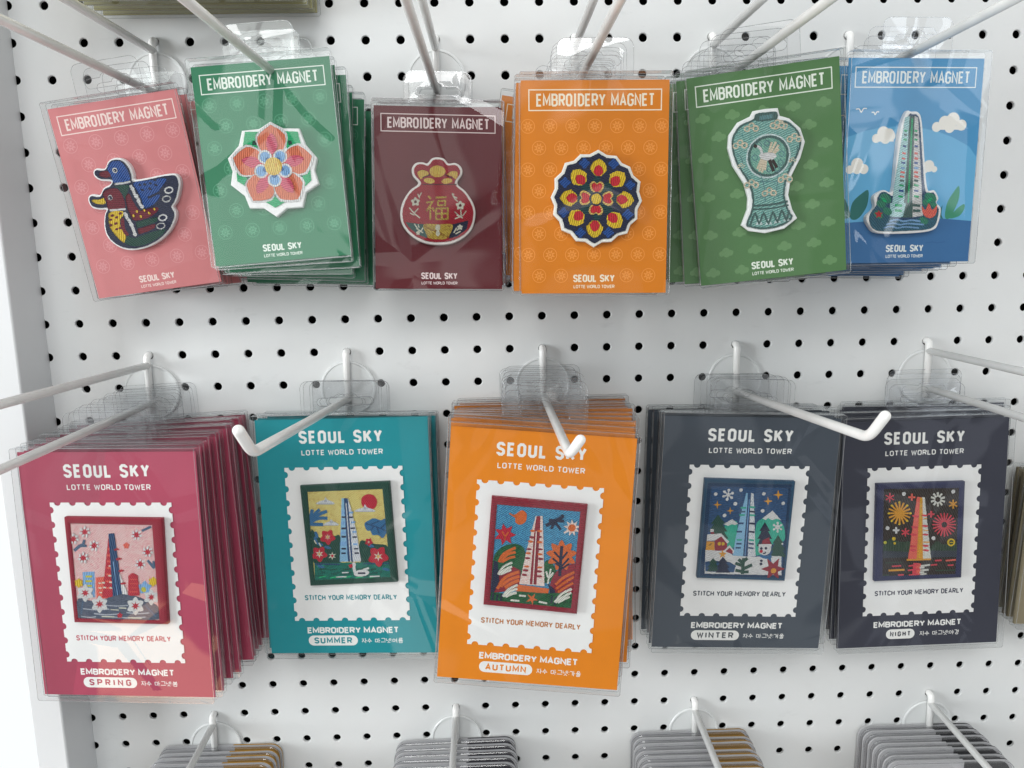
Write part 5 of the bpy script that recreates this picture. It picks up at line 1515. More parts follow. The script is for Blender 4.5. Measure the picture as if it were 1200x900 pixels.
def rrect(x0, z0, x1, z1, r, n=5):
    out = []
    for cx, cz, a0 in ((x1 - r, z0 + r, -90), (x1 - r, z1 - r, 0), (x0 + r, z1 - r, 90), (x0 + r, z0 + r, 180)):
        for i in range(n + 1):
            a = math.radians(a0 + 90 * i / n); out.append((cx + r * math.cos(a), cz + r * math.sin(a)))
    return out

# ------------------------------------------------------------------ the pegboard, the post beside it and the bright panel behind
P = 0.025
def scuffed(mt, amount=0.10):
    nt = mt.node_tree; b = [n for n in nt.nodes if n.type == 'BSDF_PRINCIPLED'][0]
    src = b.inputs['Base Color'].links[0].from_socket
    tc = N(nt, 'ShaderNodeTexCoord'); mp = N(nt, 'ShaderNodeMapping'); mp.inputs['Scale'].default_value = (26, 26, 60); mp.inputs['Rotation'].default_value = (0, 0.5, 0)
    nt.links.new(tc.outputs['Object'], mp.inputs['Vector'])
    no = N(nt, 'ShaderNodeTexNoise'); no.inputs['Scale'].default_value = 1.0; no.inputs['Detail'].default_value = 8; no.inputs['Roughness'].default_value = 0.7
    nt.links.new(mp.outputs[0], no.inputs['Vector'])
    mr = N(nt, 'ShaderNodeMapRange'); nt.links.new(no.outputs[0], mr.inputs[0])
    mr.inputs[1].default_value = 0.60; mr.inputs[2].default_value = 0.74; mr.inputs[3].default_value = 1.0; mr.inputs[4].default_value = 1 - amount
    vm = N(nt, 'ShaderNodeVectorMath', operation='SCALE'); nt.links.new(src, vm.inputs[0]); nt.links.new(mr.outputs[0], vm.inputs['Scale'])
    nt.links.new(vm.outputs[0], b.inputs['Base Color'])
def build_board():
    white = painted('board_white_paint', (0.76, 0.775, 0.775), 0.40, 0.10, 420, 0.045, 7, 0.4)
    scuffed(white)
    dark = painted('void_shade', (0.012, 0.012, 0.012), 0.9, 0, 1, 0, 1, 0.1)
    mb = MB(); r = 0.0031; nseg = 12; th = 0.0022
    c0, c1, r0, r1 = -14, 30, -20, 20
    for c in range(c0, c1 + 1):
        for q in range(r0, r1 + 1):
            x, z = c * P, -q * P; h = P / 2
            sq = []; ci = []
            for j in range(nseg):
                a = 2 * math.pi * (j + 0.5) / nseg; ca, sa = math.cos(a), math.sin(a)
                k = h / max(abs(ca), abs(sa)); sq.append((x + ca * k, z + sa * k)); ci.append((x + ca * r, z + sa * r))
            xs = [x - h, x + h]; 
            # ring between the square cell and the hole (corners added), with a small countersunk lip
            corners = {1: (x + h, z + h), 4: (x - h, z + h), 7: (x - h, z - h), 10: (x + h, z - h)}
            vs = [(p[0], 0, p[1]) for p in sq] + [(x + (p[0] - x) * 1.16, 0, z + (p[1] - z) * 1.16) for p in ci] + [(p[0], 0.0004, p[1]) for p in ci] + [(p[0], th, p[1]) for p in ci]
            fs = []
            for j in range(nseg):
                k = (j + 1) % nseg
                if j in corners:
                    vs.append((corners[j][0], 0, corners[j][1])); fs.append((j, nseg + j, nseg + k, k, len(vs) - 1))
                else: fs.append((j, nseg + j, nseg + k, k))
                fs.append((nseg + j, 2 * nseg + j, 2 * nseg + k, nseg + k))
                fs.append((2 * nseg + j, 3 * nseg + j, 3 * nseg + k, 2 * nseg + k))
            mb.mesh(vs, fs, white)
    # the strip between the first column and the post
    xl = c0 * P - P / 2
    zt, zb = -r0 * P + P / 2, -r1 * P - P / 2
    nst = 20
    # a column of holes half hidden by the post
    for q in range(r0, r1 + 1):
        z = -q * P
        x = (c0 - 1) * P; x0 = -0.3765
        hs = [(x + r * math.cos(a), z + r * math.sin(a)) for a in [math.pi * (-0.5 + j / 8) for j in range(9)]]
        hs = [(max(px, x0), pz) for px, pz in hs]
        poly = [(x0, 0, z - P / 2), (xl, 0, z - P / 2), (xl, 0, z + P / 2), (x0, 0, z + P / 2)] + [(px, 0, pz) for px, pz in hs[::-1]]
        mb.face(poly, white)
    o = mb.obj('pegboard_wall'); tag(o, 'white perforated metal board with rows of small round black holes', 'pegboard', None, 'structure')
    b = MB(); b.box((-0.398, 0.016, -0.6), (0.8, 0.02, 0.6), dark); b.box((-0.398, 0.003, -0.6), (-0.394, 0.0155, 0.6), dark)  # near-black sheets standing in for the shade inside the wall
    tag(b.obj('wall_cavity', o), 'near-black backing painted as the shade behind the pegboard holes')
    post = MB()
    pm = painted('post_paint', (0.70, 0.71, 0.72), 0.38, 0.05, 600, 0.03, 8, 0.4)
    x0, x1, y0, y1, bv = -0.3988, -0.3752, 0.0, -0.0385, 0.0012
    prof = [(x1, y0), (x1, y1 + bv), (x1 - bv * .3, y1 + bv * .3), (x1 - bv, y1), (x0 + bv, y1), (x0 + bv * .3, y1 + bv * .3), (x0, y1 + bv), (x0, y0)]
    for (a, b2) in zip(prof, prof[1:] + prof[:1]):
        post.face([(a[0], a[1], -0.6), (b2[0], b2[1], -0.6), (b2[0], b2[1], 0.6), (a[0], a[1], 0.6)], pm)
    tag(post.obj('frame_post'), 'plain light grey metal post along the left edge of the pegboard', 'post', None, 'structure')
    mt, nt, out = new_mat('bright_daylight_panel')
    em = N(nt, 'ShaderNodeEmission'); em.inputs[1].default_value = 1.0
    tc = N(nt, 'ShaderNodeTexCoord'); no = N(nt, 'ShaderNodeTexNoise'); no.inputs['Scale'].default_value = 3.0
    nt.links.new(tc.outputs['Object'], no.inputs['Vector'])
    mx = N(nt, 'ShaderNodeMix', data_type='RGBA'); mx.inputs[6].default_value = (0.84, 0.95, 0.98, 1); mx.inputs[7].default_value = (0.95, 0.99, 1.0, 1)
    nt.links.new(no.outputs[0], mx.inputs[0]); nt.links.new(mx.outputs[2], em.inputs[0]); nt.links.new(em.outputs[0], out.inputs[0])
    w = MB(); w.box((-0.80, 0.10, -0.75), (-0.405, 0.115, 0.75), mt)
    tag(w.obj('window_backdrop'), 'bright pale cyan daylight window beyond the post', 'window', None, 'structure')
build_board()

# ------------------------------------------------------------------ hooks
HOOKS = []
def bend(pts, rad=0.006, n=5):
    """round the corners of a path"""
    P3 = [Vector(p) for p in pts]; out = [P3[0]]
    for i in range(1, len(P3) - 1):
        a, b, c = P3[i - 1], P3[i], P3[i + 1]
        r1 = min(rad, (a - b).length * 0.45); r2 = min(rad, (c - b).length * 0.45)
        p = b + (a - b).normalized() * r1; q = b + (c - b).normalized() * r2
        for j in range(n + 1):
            t = j / n; out.append(p * (1 - t) ** 2 + b * 2 * t * (1 - t) + q * t * t)
    out.append(P3[-1]); return out
def hook(c, q, label, group, upper, lower_end, tip=None, upper_len=0.30, rise=0.0, urise=0.0):
    x, z = c * P, -q * P
    wire = painted('hook_white_coating', (0.90, 0.90, 0.885), 0.22, 0.08, 500, 0.05, 60, 0.6)
    plate = painted('disc_white_plastic', (0.74, 0.76, 0.76), 0.3, 0.0, 1, 0.02, 20, 0.5)
    t = thing('display_hook', label, 'hook', group, Matrix.Translation((x, 0, z)))
    b = MB(); r = 0.00268
    zl = -0.036
    b.tube(bend([(0, 0.014, 0.0), (0, -0.0042, 0.0005), (0, -0.0046, zl - 0.008)], 0.004), r, wire)
    b.obj('back_wire', t, True)
    a = MB(); pth = [(0, -0.004, zl), (0, -lower_end, zl + rise)]
    if tip: pth.append((tip[2] if len(tip) > 2 else 0, -lower_end - tip[0], zl + rise + tip[1]))
    a.tube(bend(pth, 0.007), r, wire, 14, round_end=True); a.obj('arm', t, True)
    if upper:
        u = MB(); u.tube(bend([(0, -0.003, -0.007), (0, -upper_len, -0.007 + urise)], 0.004), r, wire, 14, round_end=True)
        u.obj('label_arm', t, True)
    d = MB(); n = 40; ring = []
    prof = [(0.0213, -0.0002), (0.0213, -0.0012), (0.0208, -0.0017), (0.0198, -0.0018), (0.0192, -0.0013)]
    vs = []; fs = []
    for rr, yy in prof: vs += [(rr * math.cos(2 * math.pi * j / n), yy, -0.028 + rr * math.sin(2 * math.pi * j / n)) for j in range(n)]
    for k in range(len(prof) - 1): fs += [(k * n + j, k * n + (j + 1) % n, (k + 1) * n + (j + 1) % n, (k + 1) * n + j) for j in range(n)]
    fs.append([(len(prof) - 1) * n + j for j in range(n)])
    d.mesh(vs, fs, plate); d.obj('round_backplate', t)
    return t
GH = 'white wire hooks on the pegboard'
hook(-11, -9, 'white twin-wire hook holding the pink duck magnets', GH, True, 0.25)
hook(-7, -9, 'white single-wire hook holding the bright green flower magnets', GH, False, 0.226)
hook(-3, -9, 'white twin-wire hook holding the maroon pouch magnets', GH, True, 0.25, upper_len=0.16)
hook(1, -9, 'white twin-wire hook holding the orange medallion magnets', GH, True, 0.25, upper_len=0.16)
hook(5, -9, 'white twin-wire hook holding the olive green vase magnets', GH, True, 0.25, upper_len=0.16)
hook(9, -9, 'white single-wire hook holding the blue skyscraper magnets', GH, False, 0.25, rise=0.006)
hook(-12, 0, 'white twin-wire hook holding the rose red spring magnets', GH, True, 0.30, upper_len=0.30, urise=0.008)
hook(-6, 0, 'white hook with bent-up end holding the teal summer magnets', GH, False, 0.2388, (0.017, 0.0145), rise=0.0195)
hook(0, 0, 'white hook with bent-up end holding the orange autumn magnets', GH, False, 0.210, (0.0075, 0.0095, 0.0045), rise=0.0075)
hook(6, 0, 'white hook with bent-up end holding the slate grey winter magnets', GH, False, 0.2157, (0.0145, 0.0142), rise=0.0145)
hook(12, 0, 'white twin-wire hook holding the dark navy night magnets', GH, True, 0.30, upper_len=0.30)
hook(-11, 12, 'white hook above the grey and gold packs under the rose red spring magnets', GH, True, 0.10, upper_len=0.20, urise=-0.012)
hook(-3, 12, 'white hook above the grey and charcoal packs under the orange autumn magnets', GH, True, 0.10, upper_len=0.20, urise=-0.012)
hook(5, 12, 'white hook above the grey and bronze packs under the slate grey winter magnets', GH, True, 0.10, upper_len=0.20, urise=-0.012)
hook(13, 12, 'white hook above the grey and black packs under the navy night magnets', GH, True, 0.10, upper_len=0.20, urise=-0.012)

# ------------------------------------------------------------------ magnet packages
def case_mesh(Wc, Hc, side, top, bot, yf, yb):
    mb = MB(); x = Wc / 2 + side; z0 = -Hc / 2 - bot; z1 = Hc / 2 + top
    k = MM; ch = 1.0
    film, sd, ed = M_FILM(), M_SIDE(), M_EDGE()
    ol = [(-x + ch, z0), (x - ch, z0), (x, z0 + ch), (x, z1 - ch), (x - ch, z1), (-x + ch, z1), (-x, z1 - ch), (-x, z0 + ch)]
    mb.face([(a * k, yf * k, b * k) for a, b in ol], film)
    mb.face([(a * k, yb * k, b * k) for a, b in ol[::-1]], sd)
    for (a, b), (c, d) in zip(ol, ol[1:] + ol[:1]):
        mb.face([(a * k, yf * k, b * k), (a * k, yb * k, b * k), (c * k, yb * k, d * k), (c * k, yf * k, d * k)], sd)
    for yy, r, ed in ((yf, 0.16, M_RIM()), (yb, 0.10, M_EDGE())):
        mb.tube([(a * k, yy * k, b * k) for a, b in ol], r * k, ed, 6, closed=True)
    # folded top flap seam
    mb.box((-x * k * 0.99, (yf + 0.5) * k, (z1 - 0.16) * k), (x * k * 0.99, (yb - 0.5) * k, (z1 + 0.04) * k), sd)
    return mb.data('clear_case')
def tab_mesh(Hc, half, z0, z1, slot_w, slot_z, y):
    mb = MB(); b = Hc / 2
    ol = rrect(-half, b + z0, half, b + z1, 5.5, 6)
    ol = [(x, max(z, b + z0)) for x, z in ol]
    ol = [(-half, b + z0), (half, b + z0)] + [p for p in ol if p[1] > b + z0 + 6]
    s = b + slot_z; w = slot_w; bump = 4.5
    hole = [(-w + 3 * math.cos(math.radians(a)), s + 3 * math.sin(math.radians(a))) for a in range(270, 89, -30)]
    hole += [(-bump, s + 3), (-bump * .8, s + 4.6), (0, s + 6), (bump * .8, s + 4.6), (bump, s + 3)]
    hole += [(w + 3 * math.cos(math.radians(a)), s + 3 * math.sin(math.radians(a))) for a in range(90, -91, -30)]
    tm, ed = M_TAB(), M_TABEDGE()
    vs, tr = overlay([('a', [ol])], [hole])
    sheet(mb, vs, tr, lambda li: tm, y)
    for p in (ol, hole): mb.tube([(a * MM, y * MM, c * MM) for a, c in p], 0.15 * MM, ed, 6, closed=True)
    return mb.data('hang_tab')
def card_mesh(Wc, Hc, base_hex, layers):
    """printed card: one sheet split by colour, plus its edges and back"""
    mb = MB(); base = ink(base_hex)
    full = [(-Wc / 2, -Hc / 2), (Wc / 2, -Hc / 2), (Wc / 2, Hc / 2), (-Wc / 2, Hc / 2)]
    keys = [base] + [k for k, _ in layers]
    clip = lambda p: [(max(-Wc / 2, min(Wc / 2, x)), max(-Hc / 2, min(Hc / 2, z))) for x, z in p]
    vs, tr = overlay([('b', [full])] + [('x', [clip(p) for p in ps]) for _, ps in layers])
    sheet(mb, vs, tr, lambda li: keys[li], 0.0)
    x, z, t = Wc / 2 * MM, Hc / 2 * MM, 0.45 * MM
    c = [(-x, -z), (x, -z), (x, z), (-x, z)]
    for (a, b), (e, f) in zip(c, c[1:] + c[:1]): mb.face([(a, 0, b), (a, t, b), (e, t, f), (e, 0, f)], base)
    mb.face([(a, t, b) for a, b in c[::-1]], base)
    return mb.data('printed_card')

PW_T, PH_T = 87.4, 124.2          # top row cards, mm
PW_M, PH_M = 128.1, 180.6         # middle row cards, mm
WHITE = 'f2efec'
def top_layers(key, frame_col, motif):
    fr = ink(frame_col)
    L = []
    if motif: L += motif
    z0, z1, x0, x1, t = 44.7, 57.0, -39.2, 39.4, 0.62
    L.append((fr, [[(x0, z0), (x1, z0), (x1, z0 + t), (x0, z0 + t)], [(x0, z1 - t), (x1, z1 - t), (x1, z1), (x0, z1)],
                   [(x0, z0), (x0 + t, z0), (x0 + t, z1), (x0, z1)], [(x1 - t, z0), (x1, z0), (x1, z1), (x1 - t, z1)]]))
    L.append((fr, text('EMBRO|DERY MAGNET', -34.6, 35.2, 47.2, 7.3, 1.12, 0.37)))
    L.append((fr, text('SEOUL SKY', -12.4, 12.6, -55.4, 4.5, 0.9, 0.42)))
    L.append((fr, text('LOTTE WORLD TOWER', -12.2, 12.6, -59.1, 2.0, 0.36, 0.55)))
    return L
def rosettes(tint, px, pz, x0, z0, nx, nz, r):
    mt = ink(tint); ps = []
    for j in range(nz):
        for i in range(nx):
            cx = x0 + i * px + (px / 2 if j % 2 else 0); cz = z0 - j * pz
            if abs(cx) > PW_T / 2 - 2 or cz < -PH_T / 2 + 12 and abs(cx) < 16: continue
            ps += ribbon(circle(cx, cz, r, 16), 0.42, True)
            for a in range(8):
                t = math.radians(45 * a + 22); ca, sa = math.cos(t), math.sin(t)
                ps.append([(cx + ca * r * .28 - sa * .18 * r, cz + sa * r * .28 + ca * .18 * r), (cx + ca * r * .28 + sa * .18 * r, cz + sa * r * .28 - ca * .18 * r), (cx + ca * r * .74 + sa * .05 * r, cz + sa * r * .74 - ca * .05 * r), (cx + ca * r * .74 - sa * .05 * r, cz + sa * r * .74 + ca * .05 * r)])
            ps.append(circle(cx, cz, r * .2, 8))
    return [(mt, ps)]
def cloudlets(tint):
    mt = ink(tint); ps = []
    for j in range(9):
        for i in range(5):
            cx = -36 + i * 17.5 + (8.7 if j % 2 else 0); cz = 38 - j * 11.6
            if cx > 42 or (cz < -48 and abs(cx) < 17): continue
            for dx, dz, r in ((-2.6, -.6, 1.7), (0, .9, 2.2), (2.7, -.4, 1.8), (.3, -1.2, 1.9)): ps.append(circle(cx + dx, cz + dz, r, 12))
    return [(mt, ps)]
def weave(tint):
    mt = ink(tint); ps = []
    for j in range(12):
        for i in range(8):
            cx = -38.5 + i * 11; cz = 38 - j * 7.6
            if cz < -46 and abs(cx) < 17: continue
            for a in (-2.4, 0, 2.4):
                ps += ribbon([(cx - 3.4, cz + a), (cx + 3.4, cz + a)], .28); ps += ribbon([(cx + a, cz - 3), (cx + a, cz + 3)], .28)
    return [(mt, ps)]
def blue_scene():
    sky_sheen = ink('66b0dc'); sea = ink('3a6ea2'); wv = ink('336498')
    L = [(sky_sheen, [circle(-8, -70, 92, 48)])]  # wide paler disc: a reflection painted into the card's sky
    L.append((ink(PAL['ow']), []))
    for key, ps in shapes(ART['bluecard']): L.append((ink(PAL[key]), ps))
    L.append((sea, [[(-60, -70), (60, -70), (60, -36.5), (20, -34.5), (-10, -35), (-60, -37)]]))
    L.append((wv, ribbon([(14, -50), (18, -49.4), (22, -50), (27, -49.4)], .5) + ribbon([(-38, -44), (-34, -43.5), (-29, -44)], .5)))
    return L
def stamp_outline():
    x0, x1, z0, z1, r = -44.0, 44.0, -64.3, 54.2, 2.5
    out = []
    def side(ax, az, bx, bz, n):
        L = math.hypot(bx - ax, bz - az); ux, uz = (bx - ax) / L, (bz - az) / L; nx, nz = -uz, ux   # inward normal
        out.append((ax, az)); pitch = L / n
        for i in range(n - 0):
            c = (i + .5) * pitch
            for a in range(0, 181, 30):
                t = math.radians(180 - a)
                u = c + r * math.cos(t); v = r * math.sin(t) * .95
                out.append((ax + ux * u + nx * v, az + uz * u + nz * v))
    side(x0, z0, x1, z0, 8); side(x1, z0, x1, z1, 11); side(x1, z1, x0, z1, 8); side(x0, z1, x0, z0, 11)
    return out
def stamp_mesh(txt_hex):
    mb = MB(); paper = ink('f0efee'); ol = stamp_outline()
    vs, tr = overlay([('a', [ol]), ('t', text('STITCH YOUR MEMORY DEARLY', -35.2, 35.0, -48.1, 4.1, 0.85, 0.47))])
    keys = [paper, ink(txt_hex)]
    sheet(mb, vs, tr, lambda li: keys[li], -0.45)
    n = len(ol)
    for i in range(n):
        a, b = ol[i], ol[(i + 1) % n]
        mb.face([(a[0] * MM, -.45 * MM, a[1] * MM), (a[0] * MM, -.02 * MM, a[1] * MM), (b[0] * MM, -.02 * MM, b[1] * MM), (b[0] * MM, -.45 * MM, b[1] * MM)], paper)
    return mb.data('stamp_panel')
def mid_layers(season, korean, base_hex, pill):
    w = ink(WHITE); L = []
    L.append((w, text('SEOUL SKY', -31.8, 30.2, 72.0, 9.6, 1.95, 0.43)))
    L.append((w, text('LOTTE WORLD TOWER', -30.6, 30.0, 63.2, 4.0, 0.7, 0.60)))
    L.append((w, text('EMBROIDERY MAGNET', -35.0, 35.0, -74.6, 4.9, 1.12, 0.60)))
    x0, x1 = pill
    L.append((w, [rrect(x0, -84.3, x1, -76.3, 3.95, 6)]))
    L.append((ink(base_hex), text(season, x0 + (4.4 if season != 'NIGHT' else 3.2), x1 - (4.4 if season != 'NIGHT' else 3.2), -82.7 if season != 'NIGHT' else -82.3, 4.9 if season != 'NIGHT' else 4.1, 1.1 if season != 'NIGHT' else 0.95, 0.56 if season != 'NIGHT' else 0.44)))
    s = x1 + 3.0 if season != 'NIGHT' else 2.0
    L.append((w, text('자수', s, s + 8.0, -82.6, 4.1, 0.44)))
    n = len(korean)
    L.append((w, text('마그넷:' + korean, s + 10.2, s + 23.0 + 4.4 * n, -82.6, 4.1, 0.44)))
    return L
TMP = {}
def patch_free(key):
    """shaped embroidered magnet: thick pale felt base, design stitched on top"""
    art = shapes(ART[key], True); outline = shapes(ART[key][:1])[0][1][0]
    felt = painted('felt_' + key, albedo({'pink': 'f0ece8', 'green': 'f4ece6', 'maroon': 'f0dcd8', 'orange': 'f4e2d8', 'celadon': 'dcece4', 'blue': 'eef0ee'}[key]), 0.8, 0.5, 2200, 0.05, 300, 0.2)
    mb = MB(); slab(mb, outline, -0.3, -4.0, felt, 0.7)
    base = mb.data('magnet', False)
    inner = outset(outline, -0.75)
    lay = [(k, ps) for k, ps in art[1:]]
    vs, tr = overlay([('a', [inner])] + lay)
    keys = ['BASE'] + [k for k, _ in lay]
    mb2 = MB()
    tr = [(f, li) for f, li in tr if li > 0]
    relief(mb2, vs, tr, lambda li: thread(keys[li]), -4.02, lambda li: 0.22 + 0.14 * (li * 7 % 4))
    return base, mb2.data('stitched_design'), None
def patch_rect(key):
    """picture magnet: slab with a raised satin-stitched border round a stitched picture"""
    fc = {'spring': 'sf', 'summer': 'dg', 'autumn': 'cm2', 'winter': 'wf', 'night': 'nf'}[key]
    PAL.setdefault('sf', '9a1832'); PAL.setdefault('wf', '1d4a68'); PAL.setdefault('nf', '34385a')
    art = shapes(ART[key], True); fr, inn = [g[1][0] for g in shapes(ART[key][:2])]
    if area2(fr) < 0: fr = fr[::-1]
    if area2(inn) < 0: inn = inn[::-1]
    ft = thread(fc)
    mb = MB(); slab(mb, fr, -0.5, -3.6, ft, 0.5)
    base = mb.data('magnet')
    # border: rounded ring between frame outline and picture
    bd = MB(); n = len(fr)
    cx = sum(p[0] for p in inn) / 4; cz = sum(p[1] for p in inn) / 4
    iset = [min(range(n), key=lambda j: math.hypot(fr[j][0] - q[0], fr[j][1] - q[1])) for q in inn]
    order = sorted(range(4), key=lambda i: iset[i]); inn2 = [inn[i] for i in order]
    K = [(0, -3.55), (0.06, -4.15), (0.3, -4.6), (0.65, -4.6), (0.92, -4.25), (1.0, -3.7)]
    rings = []
    for t, y in K: rings.append([((a[0] * (1 - t) + b[0] * t) * MM, y * MM, (a[1] * (1 - t) + b[1] * t) * MM) for a, b in zip(fr, inn2)])
    for k in range(len(K) - 1):
        for i in range(n):
            j = (i + 1) % n; bd.face([rings[k][i], rings[k][j], rings[k + 1][j], rings[k + 1][i]], ft)
    border = bd.data('stitched_border')
    lay = art[2:]
    from_clip = [(k, ps) for k, ps in lay]
    # keep the picture inside its border
    vs, tr = overlay([('a', [inn])] + from_clip)
    keys = ['IN'] + [k for k, _ in from_clip]
    def inside(f):
        x = sum(vs[i][0] for i in f) / 3; z = sum(vs[i][1] for i in f) / 3
        return all((inn[(i + 1) % 4][0] - inn[i][0]) * (z - inn[i][1]) - (inn[(i + 1) % 4][1] - inn[i][1]) * (x - inn[i][0]) > -0.01 for i in range(4))
    tr = [(f, li) for f, li in tr if li > 0 and inside(f)]
    mb2 = MB()
    relief(mb2, vs, tr, lambda li: thread(keys[li]), -3.62, lambda li: 0.1 if li == 1 else 0.26 + 0.14 * (li * 7 % 4))
    return base, mb2.data('stitched_design'), border

SPECS = {}
def spec(key, row, base_hex, layers, stamp=None):
    if row == 't':
        Wc, Hc = PW_T, PH_T
        case = TMP.get('case_t') or TMP.setdefault('case_t', case_mesh(Wc, Hc, 1.0, 3.6, 1.2, -5.3, 0.9))
        tab = TMP.get('tab_t') or TMP.setdefault('tab_t', tab_mesh(Hc, 22.5, 3.0, 24.0, 12.0, 11.0, 0.9))
        pt = patch_free(key)
    else:
        Wc, Hc = PW_M, PH_M
        case = TMP.get('case_m') or TMP.setdefault('case_m', case_mesh(Wc, Hc, 1.5, 3.6, 1.7, -5.5, 0.9))
        tab = TMP.get('tab_m') or TMP.setdefault('tab_m', tab_mesh(Hc, 29.0, 3.0, 27.5, 14.0, 12.0, 0.9))
        pt = patch_rect(key)
    SPECS[key] = dict(W=Wc, H=Hc, case=case, tab=tab, patch=pt, card=card_mesh(Wc, Hc, base_hex, layers), stamp=stamp)
spec('pink', 't', 'cc7c7e', top_layers('pink', 'f3d8d2', rosettes('d69092', 17.5, 13.2, -35, 38, 6, 7, 4.6)))
spec('green', 't', '2e7c58', top_layers('green', 'e6f0e6', rosettes('529a76', 17.5, 13.2, -35, 38, 6, 7, 4.4)))
spec('maroon', 't', '600818', top_layers('maroon', 'ecd9d8', weave('621626')))
spec('orange', 't', 'd87c0a', top_layers('orange', 'f6e4cc', rosettes('e8923c', 13.2, 12.5, -39.6, 36, 7, 8, 4.0)))
spec('celadon', 't', '50794a', top_layers('celadon', 'e4ece0', cloudlets('668e5e')))
spec('blue', 't', '4a96c8', top_layers('blue', 'e8f2f6', blue_scene()))
spec('spring', 'm', 'b0465f', mid_layers('SPRING', '봄', 'b0465f', (-33.6, 6.6)), stamp_mesh('c05a66'))
spec('summer', 'm', '0f8e98', mid_layers('SUMMER', '여름', '0f8e98', (-34.6, 3.2)), stamp_mesh('2a8a94'))
spec('autumn', 'm', 'e8860e', mid_layers('AUTUMN', '가을', 'e8860e', (-34.6, 3.2)), stamp_mesh('b8743a'))
spec('winter', 'm', '444c56', mid_layers('WINTER', '겨울', '454a50', (-34.6, 2.2)), stamp_mesh('4a5058'))
spec('night', 'm', '393b48', mid_layers('NIGHT', '야경', '383a46', (-24.8, -2.0)), stamp_mesh('3c3e50'))

ORD = ['front', 'second', 'third', 'fourth', 'fifth', 'sixth', 'seventh', 'eighth', 'ninth', 'tenth', 'eleventh', 'twelfth']
def package(key, mtx, label, group):
    s = SPECS[key]
    t = thing('magnet_package', label, 'magnet package', group, mtx)
    link('clear_case', s['case'], t)
    link('hang_tab', s['tab'], t)
    cd = link('printed_card', s['card'], t)
    if s['stamp']: link('stamp_panel', s['stamp'], cd)
    mg = link('magnet', s['patch'][0], t)
    link('stitched_design', s['patch'][1], mg)
    if s['patch'][2]: link('stitched_border', s['patch'][2], mg)
    return t
def copy_package(src, mtx, label):
    def rec(o, parent):
        c = o.copy(); COL.objects.link(c); c.parent = parent
        for ch in list(o.children): rec(ch, c)
        return c
    r = rec(src, None); r.matrix_world = mtx; r['label'] = label
    return r
def pose_matrix(rv, loc):
    a = Vector(rv); ang = a.length
    R = Matrix.Rotation(ang, 4, a.normalized()) if ang > 1e-9 else Matrix.Identity(4)
    return Matrix.Translation(loc) @ R
# key: description, hook column, hook row, number, rear roll (deg), rear sideways shift (mm), jitter
STACKS = [
    ('pink', 'pink duck magnet package', 'pink duck magnet packages on one hook', -11, -9, 5, -6.0, 3, 1.0, 2, {}, 0),
    ('green', 'bright green flower magnet package', 'bright green flower magnet packages on one hook', -7, -9, 8, 2.5, 10, 1.2, 3, {}, 0),
    ('maroon', 'maroon lucky pouch magnet package', 'maroon pouch magnet packages on one hook', -3, -9, 4, 0.0, 1, 0.8, 2, {}, 0),
    ('orange', 'orange medallion magnet package', 'orange medallion magnet packages on one hook', 1, -9, 10, 2.0, -2, 1.0, 2, {8: (9.0, -8)}, 0),
    ('celadon', 'olive green vase magnet package', 'olive green vase magnet packages on one hook', 5, -9, 9, 2.0, -6, 1.0, 2, {2: (-2.0, -8)}, 0),
    ('blue', 'blue skyscraper magnet package', 'blue skyscraper magnet packages on one hook', 9, -9, 7, 2.0, 3, 1.0, 3, {}, 0),
    ('spring', 'rose red spring stamp-card magnet package', 'rose red spring magnet packages on one hook', -12, 0, 12, -3.0, 8, 1.0, 2.2, {}, 0),
    ('summer', 'teal summer stamp-card magnet package', 'teal summer magnet packages on one hook', -6, 0, 5, 0.5, 2, 0.8, 3, {}, 0),
    ('autumn', 'orange autumn stamp-card magnet package', 'orange autumn magnet packages on one hook', 0, 0, 11, -0.5, -2, 0.8, 2.5, {}, 9),
    ('winter', 'slate grey winter stamp-card magnet package', 'slate grey winter magnet packages on one hook', 6, 0, 7, 0.5, -4, 0.7, 2.5, {}, 0),
    ('night', 'dark navy night stamp-card magnet package', 'dark navy night magnet packages on one hook', 12, 0, 4, 0.5, -2, 0.8, 3, {}, 0),
]
for key, desc, stack, hc, hq, n, roll_r, dx_r, jr, jx, over, lift in STACKS:
    rng = random.Random(hash_seed := sum(ord(ch) * 31 for ch in key))
    rv = POSES[key][:3]; loc = Vector(POSES[key][3:])
    first = package(key, pose_matrix(rv, loc), 'front %s, facing out uncovered, of its stack' % desc, stack)
    s = SPECS[key]; H = s['H'] * MM; hx = hc * P
    yf = loc.y; piv_d = H / 2 + 0.012
    m0 = pose_matrix(rv, loc); pf = m0 @ Vector((0, 0, piv_d))
    for k in range(1, n):
        t = k / (n - 1) if n > 1 else 1
        y = pf.y * (1 - t) + t * (-0.0065)
        roll = math.radians(rv[1] * 57.3 * max(0, 1 - 2 * t) + roll_r * t + rng.uniform(-jr, jr))
        if k in over: roll = math.radians(over[k][0])
        x = pf.x * (1 - t) + t * (hx + dx_r * MM) + rng.uniform(-jx, jx) * MM
        if k in over: x = hx + over[k][1] * MM
        z = pf.z * (1 - t) + t * (-hq * P - 0.036 - 0.001) + lift * MM * math.sqrt(t) + rng.uniform(-0.4, 0.4) * MM
        lean = rv[0] * (1 - t); yaw = rv[2] * (1 - t)
        R = Matrix.Rotation(yaw, 4, 'Z') @ Matrix.Rotation(lean, 4, 'X') @ Matrix.Rotation(roll, 4, 'Y')
        m = Matrix.Translation((x, y, z)) @ R @ Matrix.Translation((0, 0, -piv_d))
        copy_package(first, m, '%s %s from the front of its stack' % (ORD[k] if k < n - 1 else 'rearmost', desc) if k < n - 1 else 'rearmost %s, nearest the board in its stack' % desc)

